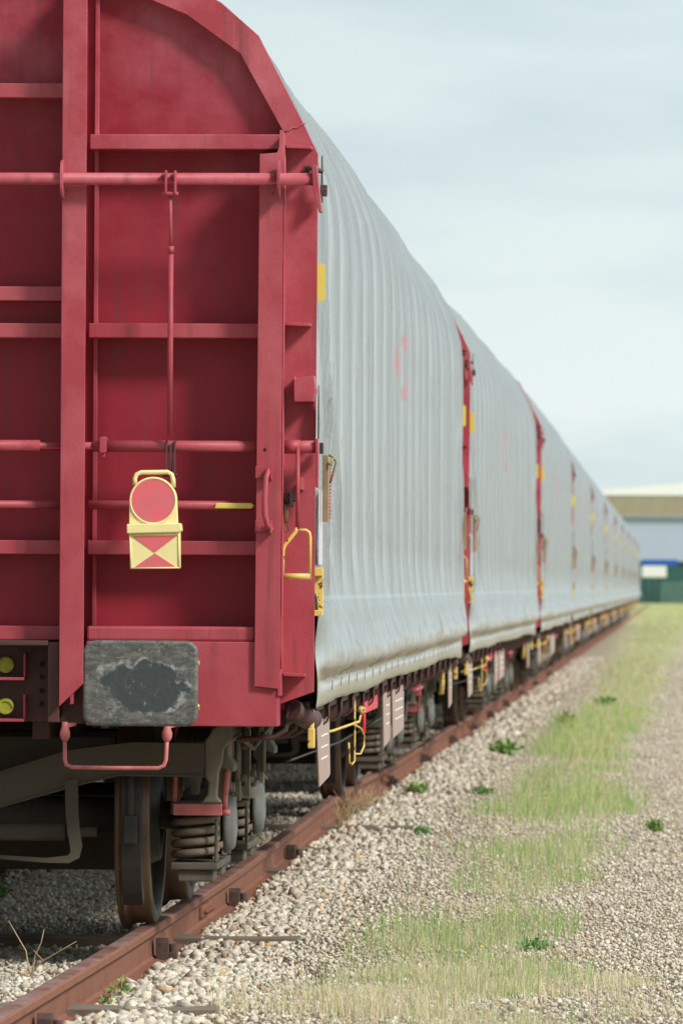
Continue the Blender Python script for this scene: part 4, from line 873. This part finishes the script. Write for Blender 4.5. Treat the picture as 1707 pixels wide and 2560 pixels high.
def tarp(w):
    yv = np.linspace(.215, LW-.215, 520); sv = np.concatenate([np.linspace(0, .45, 26)[:-1], np.linspace(.45, SL, 62)])
    YY, SS = np.meshgrid(yv, sv, indexing='ij'); X, Z = tarp_pt(YY, SS)
    ns = len(sv)
    Xf = np.concatenate([X, -X[:, -2::-1]], 1); Zf = np.concatenate([Z, Z[:, -2::-1]], 1); Yf = np.repeat(yv[:, None], 2*ns-1, 1)
    V_ = np.stack([Xf.ravel(), Yf.ravel(), Zf.ravel()], 1); n2 = 2*ns-1
    i_, j_ = np.meshgrid(np.arange(len(yv)-1), np.arange(n2-1), indexing='ij'); a = (i_*n2+j_).ravel()
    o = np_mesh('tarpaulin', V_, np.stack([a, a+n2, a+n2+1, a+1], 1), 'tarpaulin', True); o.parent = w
    sd = o.modifiers.new('thickness', 'SOLIDIFY'); sd.thickness = .004; sd.offset = -1
    # eyelets in the skirt and reinforcing patches on the roof edge
    for sg in (1, -1):
        m = MB(); m.add([(0, 0, 0), (.002*sg, .012, -.012), (.002*sg, .05, .028), (0, .035, .038)], [(0, 1, 2, 3)]); e0_ = None
        for k in range(24):
            y = .95+.72*k
            if y > LW-.5: break
            x, z = tarp_pt(np.array([y]), np.array([.066]))
            if e0_ is None: e_ = e0_ = m.build('eyelet', 'black_hole', o)
            else: e_ = e0_.copy(); C.objects.link(e_); e_.parent = o
            e_.location = ((x[0]+.005)*sg, y, z[0])
    return o

def bogie(w, yc):
    b = empty('dummy'); bpy.data.objects.remove(b)
    m = MB()
    for sg in (1, -1):
        out_ = [(-1.48, .655), (-1.48, .79), (-1.25, .845), (-.55, .80), (-.25, .86), (.25, .86), (.55, .80), (1.25, .845), (1.48, .79), (1.48, .655), (1.30, .60), (1.30, .56), (1.16, .56), (1.14, .62), (1.05, .66), (.75, .66), (.68, .60), (.66, .52), (.50, .52), (.40, .60), (.2, .50), (-.2, .50), (-.40, .60), (-.50, .52), (-.66, .52), (-.68, .60), (-.75, .66), (-1.05, .66), (-1.14, .62), (-1.16, .56), (-1.30, .56), (-1.30, .60)]
        m.prism(out_, 'x', .985*sg, 1.015*sg)
        m.prism([(-1.48, .775), (-1.25, .83), (-.55, .785), (-.25, .845), (.25, .845), (.55, .785), (1.25, .83), (1.48, .775), (1.48, .79), (1.25, .845), (.55, .80), (.25, .861), (-.25, .861), (-.55, .80), (-1.25, .845), (-1.48, .79)], 'x', 1.0155*sg, 1.07*sg)
        m.prism([(-1.48, .775), (-1.25, .83), (-.55, .785), (-.25, .845), (.25, .845), (.55, .785), (1.25, .83), (1.48, .775), (1.48, .79), (1.25, .845), (.55, .80), (.25, .861), (-.25, .861), (-.55, .80), (-1.25, .845), (-1.48, .79)], 'x', .93*sg, .9845*sg)
        m.box(min(.93*sg, 1.07*sg), max(.93*sg, 1.07*sg), -.20, .20, .485, .499)
    # bolster, brake levers
    m.box(-.60, .60, -.42, -.36, .20, .50); m.box(-.60, .60, .36, .42, .20, .50); m.box(-.66, .66, -1.20, -1.17, .64, .80)
    m.box(-.98, .98, -.2, .2, .60, .80); m.box(-.2, .2, -.2, .2, .8, .88)
    f = m.build('bogie', 'bogie_paint', w, .006)
    for e in (-1, 1):
        pl = []
        for sg in (1,):
            pl = [(1.055, .775), (.757, .778), (.487, .742), (.216, .655), (.0, .60), (-.216, .655), (-.487, .742), (-.757, .778), (-1.055, .775), (-1.055, .65), (-.704, .653), (-.56, .618), (-.216, .52), (0, .46), (.216, .52), (.56, .618), (.704, .653), (1.055, .65)]
        y0 = e*1.50
        m = MB().prism(pl, 'y', min(y0, y0-e*.012), max(y0, y0-e*.012))
        top = pl[:9]; bot = pl[9:]
        for ch in (top, bot):
            for i in range(len(ch)-1):
                (x0, z0), (x1, z1) = ch[i], ch[i+1]; hh = .008 if ch is top else -.008
                m.prism([(x0, z0), (x1, z1), (x1, z1+hh), (x0, z0+hh)], 'y', min(y0+e*.01, y0-e*.09), max(y0+e*.01, y0-e*.09))
        m.build('end_beam', 'bogie_paint', f)
        for sg in (1, -1):
            # cast corner joining beam and side frame
            m = MB().prism([(1.056*sg, .79), (1.10*sg, .85), (1.135*sg, .87), (1.17*sg, .87), (1.17*sg, .80), (1.135*sg, .76), (1.13*sg, .70), (1.115*sg, .66), (1.11*sg, .56), (1.13*sg, .535), (1.045*sg, .535), (1.07*sg, .57), (1.075*sg, .62), (1.056*sg, .65)], 'y', min(y0-e*.02, y0-e*.08), max(y0-e*.02, y0-e*.08))
            m.prism([(1.12*sg, .87), (1.145*sg, .87), (1.15*sg, .73), (1.175*sg, .69), (1.175*sg, .66), (1.12*sg, .68)], 'y', min(y0-e*.10, y0-e*.30), max(y0-e*.10, y0-e*.30))
            m.build('corner_casting', 'bogie_light', f, .008)
    for sg in (1, -1):
        for yy_ in (-.58, .58):
            m = MB().tube([(1.085*sg, yy_+.075*math.cos(t), .70+.135*math.sin(t)) for t in np.linspace(0, 2*PI, 28)[:-1]], .016, 8, closed=True)
            m.cyl((1.02*sg, yy_, .82), (1.12*sg, yy_, .82), .022, 10); m.cyl((1.02*sg, yy_, .57), (1.12*sg, yy_, .57), .022, 10); m.build('link_ring', 'bogie_light', f)
        for yy_ in (-1.22, -.30, .30, 1.22):
            m = MB().prism([(yy_-.05, .50), (yy_+.05, .50), (yy_+.03, .62), (yy_+.045, .80), (yy_-.045, .80), (yy_-.03, .62)], 'x', 1.10*sg, 1.125*sg); m.cyl((1.125*sg, yy_, .60), (1.15*sg, yy_, .60), .018, 6); m.cyl((1.125*sg, yy_, .74), (1.15*sg, yy_, .74), .018, 6)
            m.build('guide_plate', 'bogie_light', f, .004)
        m = MB().tube([(1.16*sg, -1.35, .80), (1.165*sg, -.9, .79), (1.16*sg, 0, .72), (1.165*sg, .9, .79), (1.16*sg, 1.35, .80)], .010, 8); m.cyl((1.165*sg, -1.1, .79), (1.165*sg, -1.1, .62), .012, 8); m.cyl((1.165*sg, .55, .78), (1.165*sg, .55, .60), .012, 8)
        m.build('damper_rod', 'bogie_light', f)
        m = MB().prism([(-.75, .30), (-.45, .30), (-.40, .36), (-.45, .50), (-.50, .52), (-.66, .52), (-.78, .40)], 'x', .96*sg, 1.04*sg); m.prism([(.45, .30), (.75, .30), (.78, .40), (.66, .52), (.50, .52), (.45, .50), (.40, .36)], 'x', .96*sg, 1.04*sg)
        m.build('spring_guide', 'bogie_dark', f, .005)
    for e in (-.9, .9):
        # wheelset
        m = MB().cyl((-.70, e, .46), (.70, e, .46), .075, 20); m.cyl((-1.05, e, .46), (1.05, e, .46), .06, 20); m.build('axle', 'wheel_face', f)
        for sg in (1, -1):
            prof = [(.0, .10), (.0, .20), (.035, .23), (.03, .38), (.0, .41), (.0, .43), (-.012, .475), (-.004, .487), (.010, .489), (.022, .483), (.032, .468), (.045, .463), (.125, .457), (.134, .452), (.134, .405), (.10, .395), (.065, .38), (.05, .30), (.075, .22), (.145, .19), (.15, .10)]
            pr = [((.682+a)*sg, r) for a, r in prof]
            if sg > 0: pr = pr[::-1]
            m = MB().lathe(pr, (0, e, .46), 'x', 64); wo = m.build('wheel', 'wheel_face', f)
            wo.data.materials.append(MATS['wheel_tread']); n_ = 64; mcount = len(prof)
            idx = []
            for i in range(mcount):
                a1, r1 = pr[i]; a2, r2 = pr[(i+1) % mcount]; v = 1 if min(r1, r2) > .44 else 0; idx += [v]*n_
            wo.data.polygons.foreach_set('material_index', idx)
            # axle box, cover, springs with caps
            m = MB().box(min(.93*sg, 1.09*sg), max(.93*sg, 1.09*sg), e-.12, e+.12, .36, .57); m.box(min(.9*sg, 1.10*sg), max(.9*sg, 1.10*sg), e-.38, e+.38, .245, .275)
            m.box(min(.93*sg, 1.08*sg), max(.93*sg, 1.08*sg), e-.36, e-.16, .195, .244); m.box(min(.93*sg, 1.08*sg), max(.93*sg, 1.08*sg), e+.16, e+.36, .195, .244)
            m.box(min(1.085*sg, 1.10*sg), max(1.085*sg, 1.10*sg), e-.38, e-.365, .276, .46); m.box(min(1.085*sg, 1.10*sg), max(1.085*sg, 1.10*sg), e+.365, e+.38, .276, .46)
            m.build('axle_box', 'bogie_dark', f, .006)
            m = MB().lathe([(1.10*sg, .02), (1.10*sg, .125), (1.118*sg, .125), (1.145*sg, .10), (1.152*sg, .05), (1.152*sg, .005)] if sg < 0 else [(1.152, .005), (1.152, .05), (1.145, .10), (1.118, .125), (1.10, .125), (1.10, .02)], (0, e, .425), 'x', 28)
            m.build('axle_cover', 'axle_cover', f)
            for k in (-1, 1):
                yy_ = e+k*.255; pts = []; turns = 4.2
                for i in range(int(turns*18)+1):
                    t = i/18; zc = .296+(.160)*min(max((t-.3)/(turns-.6), 0), 1)
                    pts.append((.995*sg+.088*math.cos(2*PI*t), yy_+.088*math.sin(2*PI*t), zc))
                m = MB().tube(pts, .0165, 10); m.build('spring', 'spring_steel', f)
                m = MB().prism(rrect(.895, 1.125, yy_-.11, yy_+.11, .03, 4) if sg > 0 else mirror(rrect(.895, 1.125, yy_-.11, yy_+.11, .03, 4)), 'z', .478, .528); m.build('spring_cap', 'bogie_light', f, .004)
        # brake gear
        s_ = -1 if e < 0 else 1
        m = MB().cyl((-.60, e+s_*.50-s_*.02, .405), (.60, e+s_*.50-s_*.02, .405), .022, 12); m.cyl((-.47, e+s_*.48, .405), (.47, e+s_*.48, .405), .038, 14)
        m.cyl((-.52, e+s_*.48, .405), (-.49, e+s_*.48, .405), .052, 12); m.cyl((.49, e+s_*.48, .405), (.52, e+s_*.48, .405), .052, 12)
        m.build('brake_beam', 'bogie_paint', f)
        for sg in (1, -1):
            m = MB()
            aa = [math.radians(t) for t in range(-42, 35, 7)]
            ring = [(e+s_*(.492)*math.cos(t), .46+.492*math.sin(t)) for t in aa]+[(e+s_*(.545)*math.cos(t), .46+.545*math.sin(t)) for t in reversed(aa)]
            m.prism(ring, 'x', .705*sg, .79*sg); m.box(min(.72*sg, .775*sg), max(.72*sg, .775*sg), min(e+s_*.54, e+s_*.57), max(e+s_*.54, e+s_*.57), .36, .48)
            m.tube([(.745*sg, e+s_*.55, .46), (.745*sg, e+s_*.53, .60), (.74*sg, e+s_*.5, .72)], .018, 8)
            m.build('brake_shoe', 'dark_metal', f, .004)
        m = MB()
        for sg in (1, -1):
            pts = [(.505*sg, .63), (.508*sg, .50), (.515*sg, .42), (.527*sg, .35), (.522*sg, .315), (.495*sg, .297), (.40*sg, .292), (.2*sg, .305), (0, .31)]
            hw = [.027, .027, .026, .025, .022, .016, .010, .008, .008]; L_ = []; R_ = []
            for i in range(len(pts)):
                (x0, z0), (x1, z1) = pts[max(i-1, 0)], pts[min(i+1, len(pts)-1)]; dx, dz = x1-x0, z1-z0; L = math.hypot(dx, dz); nx_, nz_ = -dz/L*hw[i], dx/L*hw[i]
                L_.append((pts[i][0]+nx_, pts[i][1]+nz_)); R_.append((pts[i][0]-nx_, pts[i][1]-nz_))
            for i in range(len(pts)-1): m.prism([L_[i], L_[i+1], R_[i+1], R_[i]], 'y', e+s_*.60-.02, e+s_*.60-.012)
        m.build('safety_strap', 'bogie_paint', f)
    f.location = (0, yc, 0)
    return f

def side_gear(w):
    def B(mb, name, m, bevel=.0): return mb.build(name, m, w, bevel)
    # floor and sole beams
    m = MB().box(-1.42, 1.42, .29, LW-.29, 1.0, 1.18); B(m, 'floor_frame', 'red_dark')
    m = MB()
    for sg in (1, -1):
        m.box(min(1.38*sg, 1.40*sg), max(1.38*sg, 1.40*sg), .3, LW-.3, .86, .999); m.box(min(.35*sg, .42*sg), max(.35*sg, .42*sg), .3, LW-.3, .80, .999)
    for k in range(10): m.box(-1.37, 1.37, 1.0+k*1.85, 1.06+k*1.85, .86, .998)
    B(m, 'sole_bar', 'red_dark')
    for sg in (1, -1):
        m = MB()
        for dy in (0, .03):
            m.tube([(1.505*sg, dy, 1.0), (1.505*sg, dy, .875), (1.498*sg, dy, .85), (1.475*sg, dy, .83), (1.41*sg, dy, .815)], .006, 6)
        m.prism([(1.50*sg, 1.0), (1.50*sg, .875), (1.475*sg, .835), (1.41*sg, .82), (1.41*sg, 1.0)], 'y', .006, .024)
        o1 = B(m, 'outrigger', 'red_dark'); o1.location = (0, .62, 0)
        for k in range(1, 18):
            o2 = o1.copy(); C.objects.link(o2); o2.parent = w; o2.location = (0, .62+1.02*k, 0)
    # hem rail under the skirt
    m = MB()
    for sg in (1, -1): m.box(min(1.46*sg, 1.485*sg), max(1.46*sg, 1.485*sg), .3, LW-.3, .905, .96)
    B(m, 'hem_rail', 'red_dark')
    # steps with rods by the first wheel
    for yb in (.62, LW-.62-.2):
        for sg in (1, -1):
            m = MB().tube([(.925*sg, yb+.02, .90), (.922*sg, yb+.02, .70), (.915*sg, yb+.02, .53)], .011, 10); m.tube([(1.145*sg, yb+.02, .90), (1.14*sg, yb+.02, .70), (1.127*sg, yb+.02, .54), (1.125*sg, yb+.02, .50)], .013, 10)
            m.cyl((1.12*sg, yb, .488), (1.15*sg, yb, .488), .014, 8)
            o = B(m, 'step_hanger', 'pink_worn'); m = MB().box(min(.912*sg, 1.118*sg), max(.912*sg, 1.118*sg), yb-.01, yb+.14, .512, .524); m.box(min(.912*sg, 1.118*sg), max(.912*sg, 1.118*sg), yb-.02, yb-.01, .475, .5235); m.build('step_plate', 'pink_worn', o, .003)
    # hanging plates
    for sg in (1, -1):
        for (y0, y1, zt, zb, tl) in ((1.15, 2.1, .855, .60, .10), (7.3, 8.15, .86, .60, .0), (8.4, 9.9, .86, .62, .0), (17.4, 18.1, .88, .60, 0)):
            xx = 1.475
            m = MB().prism([(y0, zt), (y1, zt+.01), (y1+tl, zb), (y1-.1+tl, zb-.01), (y0+.12+tl, zb-.03)], 'x', xx*sg, (xx+.008)*sg)
            p = B(m, 'hanging_plate', 'placard', .002)
            m = MB()
            for k in range(3): m.box(min((xx+.0085)*sg, (xx+.0105)*sg), max((xx+.0085)*sg, (xx+.0105)*sg), y0+.3, y1-.15, zt-.07-.05*k, zt-.063-.05*k)
            m.build('plate_marking', 'white_paint', p)
        # yellow ball lever, pull ring, red lever
        m = MB().tube([(1.525*sg, 4.1, .84), (1.515*sg, 4.1, .79), (1.40*sg, 3.9, .75), (1.33*sg, 3.7, .74)], .0065, 8); m.lathe([(-.020, .002), (-.016, .013), (-.007, .020), (.004, .021), (.014, .016), (.021, .002)], (1.525*sg, 4.1, .845), 'z', 16); B(m, 'ball_lever', 'yellow_paint')
        m = MB().tube([(1.47*sg, 4.55, .92), (1.47*sg, 4.57, .70), (1.468*sg, 4.6, .585), (1.46*sg, 4.5, .570), (1.452*sg, 4.42, .585), (1.450*sg, 4.40, .68)], .005, 8)
        m.tube([(1.472*sg, 4.62, .76), (1.49*sg, 4.85, .735), (1.50*sg, 4.9, .70), (1.50*sg, 4.9, .65), (1.49*sg, 4.75, .615), (1.472*sg, 4.6, .62)], .0045, 8); B(m, 'pull_ring', 'yellow_paint')
        m = MB().prism([(5.3, .855), (6.7, .87), (6.8, .845), (6.7, .80), (5.35, .80)], 'x', 1.470*sg, 1.480*sg); m.cyl((1.475*sg, 5.35, .80), (1.475*sg, 5.35, .70), .010, 8); B(m, 'red_lever', 'red_bright', .003)
        for yy_ in (16.0,):
            m = MB().tube([(1.49*sg, yy_, .93), (1.49*sg, yy_, .84), (1.485*sg, yy_+.05, .80), (1.48*sg, yy_+.02, .70)], [.010, .012, .018, .02], 8); B(m, 'brake_handle', 'yellow_paint')
        m = MB().box(min(1.42*sg, 1.45*sg), max(1.42*sg, 1.45*sg), 12.5, 13.6, .78, .80); m.box(min(1.42*sg, 1.45*sg), max(1.42*sg, 1.45*sg), 13.2, 13.25, .74, .9); m.box(min(1.40*sg, 1.46*sg), max(1.40*sg, 1.46*sg), 15.0, 15.4, .86, .90); B(m, 'tie_bracket', 'red_paint', .003)
        m = MB().tube([(1.25*sg, 11.2, .85), (1.3*sg, 11.6, .7), (1.33*sg, 12.2, .55), (1.36*sg, 12.9, .6), (1.36*sg, 13.3, .85)], .014, 8); B(m, 'brake_hose', 'dark_metal')
        m = MB().tube([(1.30*sg, 1.9, .66), (1.32*sg, 6, .64), (1.3*sg, 15, .66)], .006, 6); B(m, 'brake_cable', 'dark_metal')
    m = MB().lathe([(-.5, .02), (-.48, .12), (-.42, .17), (.42, .17), (.48, .12), (.5, .02)], (.65, 8.2, .70), 'y', 24); m.cyl((-.3, 5.5, .72), (-.3, 13, .72), .03, 10); m.box(-.5, -.2, 9, 9.5, .6, .9); m.cyl((0, 4, .62), (0, 15, .62), .02, 8)
    B(m, 'brake_cylinder', 'dark_metal')

wagon = empty('covered_wagon')
tarp_o = tarp(wagon)
side_gear(wagon)
near_end = end_parts(wagon)
# the far end carries the same parts, turned round
SKIP = {'striped_tape', 'latch_hook', 'valve', 'valve_pull', 'bolt_hole', 'bolt_holes', 'hose_cock', 'cock_shelf', 'screw_coupling'}
for o in near_end:
    if o.name.split('.')[0] in SKIP: continue
    c = o.copy(); C.objects.link(c); c.parent = wagon; c.location = (0, LW, 0); c.rotation_euler = (0, 0, PI)
    for g_ in o.children: d_ = g_.copy(); C.objects.link(d_); d_.parent = c
b1 = bogie(wagon, 1.9)
b2 = b1.copy(); C.objects.link(b2); b2.parent = wagon; b2.location = (0, LW-1.9, 0)
for g_ in b1.children: d_ = g_.copy(); C.objects.link(d_); d_.parent = b2

NW = 11
ENDS = [(-3.007, -3.100), (-3.095, -3.045), (-3.02, -3.022), (-3.025, -3.04)]+[(-3.04, -3.045)]*7
ordn = ['nearest wagon with silver tarpaulin, its ribbed red end and dark buffer facing the camera',
        'second wagon of the train, coupled behind the nearest one, silver cover over brown underframe', 'third silver covered wagon, behind the second one', 'fourth silver covered wagon counted from the camera',
        'fifth silver covered wagon counted from the camera', 'sixth silver covered wagon counted from the camera', 'seventh silver covered wagon counted from the camera', 'eighth silver covered wagon counted from the camera', 'ninth silver covered wagon counted from the camera',
        'tenth silver covered wagon, last but one of the train', 'farthest wagon of the train, in front of the green container']
for i in range(NW):
    wg = wagon if i == 0 else copy_tree(wagon)
    y0 = 23.2+19.9*i; xn, xf = ENDS[i]
    wg.location = (xn, y0, 0); wg.rotation_euler = (0, 0, math.atan2(-(xf-xn), LW))
    tag(wg, ordn[i], 'goods wagon', 'silver covered goods wagons of the train')

# ------------------------------------------------------------------ tail board hung on the wagon end
tb = empty('tail_signal_board', (-3.007, 23.2, 0)); tag(tb, 'yellow tail signal board with red disc and two red triangles hung on the wagon end', 'train sign')
tilt = .012
def R2(x, z, cx=.888, cz=1.70, a=.018):
    x -= cx; z -= cz; return (cx+x*math.cos(a)-z*math.sin(a), cz+x*math.sin(a)+z*math.cos(a))
Y0 = -.10
cxd, czd, rd = .882, 1.785, .098
head = [(.784, 1.69), (.7845, 1.785)]+[(cxd+rd*math.cos(t), czd+rd*math.sin(t)) for t in np.linspace(PI*.97, PI*.03, 26)]+[(.9795, 1.785), (.984, 1.69)]
MB().prism(head, 'y', Y0, Y0+.03).build('head_plate', 'yellow_plastic', tb, .004)
MB().prism([R2(*p) for p in [(.786, 1.508), (.990, 1.508), (.992, 1.69), (.782, 1.69)]], 'y', Y0, Y0+.05).build('lower_case', 'yellow_plastic', tb, .004)
MB().prism([R2(*p) for p in [(.776, 1.653), (.992, 1.655), (1.000, 1.662), (.996, 1.692), (.776, 1.692)]], 'y', Y0-.018, Y0+.055).build('band', 'yellow_plastic', tb, .004)
rr_ = .089
MB().prism([(cxd+rr_*math.cos(t), czd+rr_*math.sin(t)) for t in np.linspace(0, 2*PI, 48)[:-1]], 'y', Y0-.004, Y0-.001).build('red_disc', 'red_reflector', tb)
m = MB(); m.tube([(cxd+.0925*math.cos(t), Y0-.002, czd+.0925*math.sin(t)) for t in np.linspace(0, 2*PI, 40)[:-1]], .0045, 8, closed=True); m.build('disc_rim', 'yellow_plastic', tb)
MB().tube([(.808, Y0+.008, 1.850), (.806, Y0+.008, 1.875), (.814, Y0+.008, 1.893), (.832, Y0+.008, 1.901), (.94, Y0+.008, 1.903), (.957, Y0+.008, 1.893), (.963, Y0+.008, 1.872), (.965, Y0+.008, 1.84)], .0095, 10).build('carrying_handle', 'yellow_plastic', tb)
MB().prism([R2(*p) for p in [(.800, 1.640), (.976, 1.640), (.888, 1.575)]], 'y', Y0-.003, Y0-.0005).build('upper_triangle', 'red_reflector', tb)
MB().prism([R2(*p) for p in [(.888, 1.571), (.976, 1.512), (.800, 1.512)]], 'y', Y0-.003, Y0-.0005).build('lower_triangle', 'red_reflector', tb)
m = MB()
for a_, b_ in (((.789, 1.511), (.987, 1.511)), ((.789, 1.646), (.987, 1.646)), ((.7895, 1.511), (.7885, 1.646)), ((.9865, 1.511), (.9875, 1.646))):
    p0 = R2(*a_); p1 = R2(*b_); m.cyl((p0[0], Y0-.002, p0[1]), (p1[0], Y0-.002, p1[1]), .0035, 6)
m.build('case_rim', 'yellow_plastic', tb)
m = MB(); m.box(.86, .90, Y0+.03, .09, 1.795, 1.80); m.box(.86, .90, .078, .083, 1.75, 1.80); m.build('hanging_hook', 'dark_metal', tb)
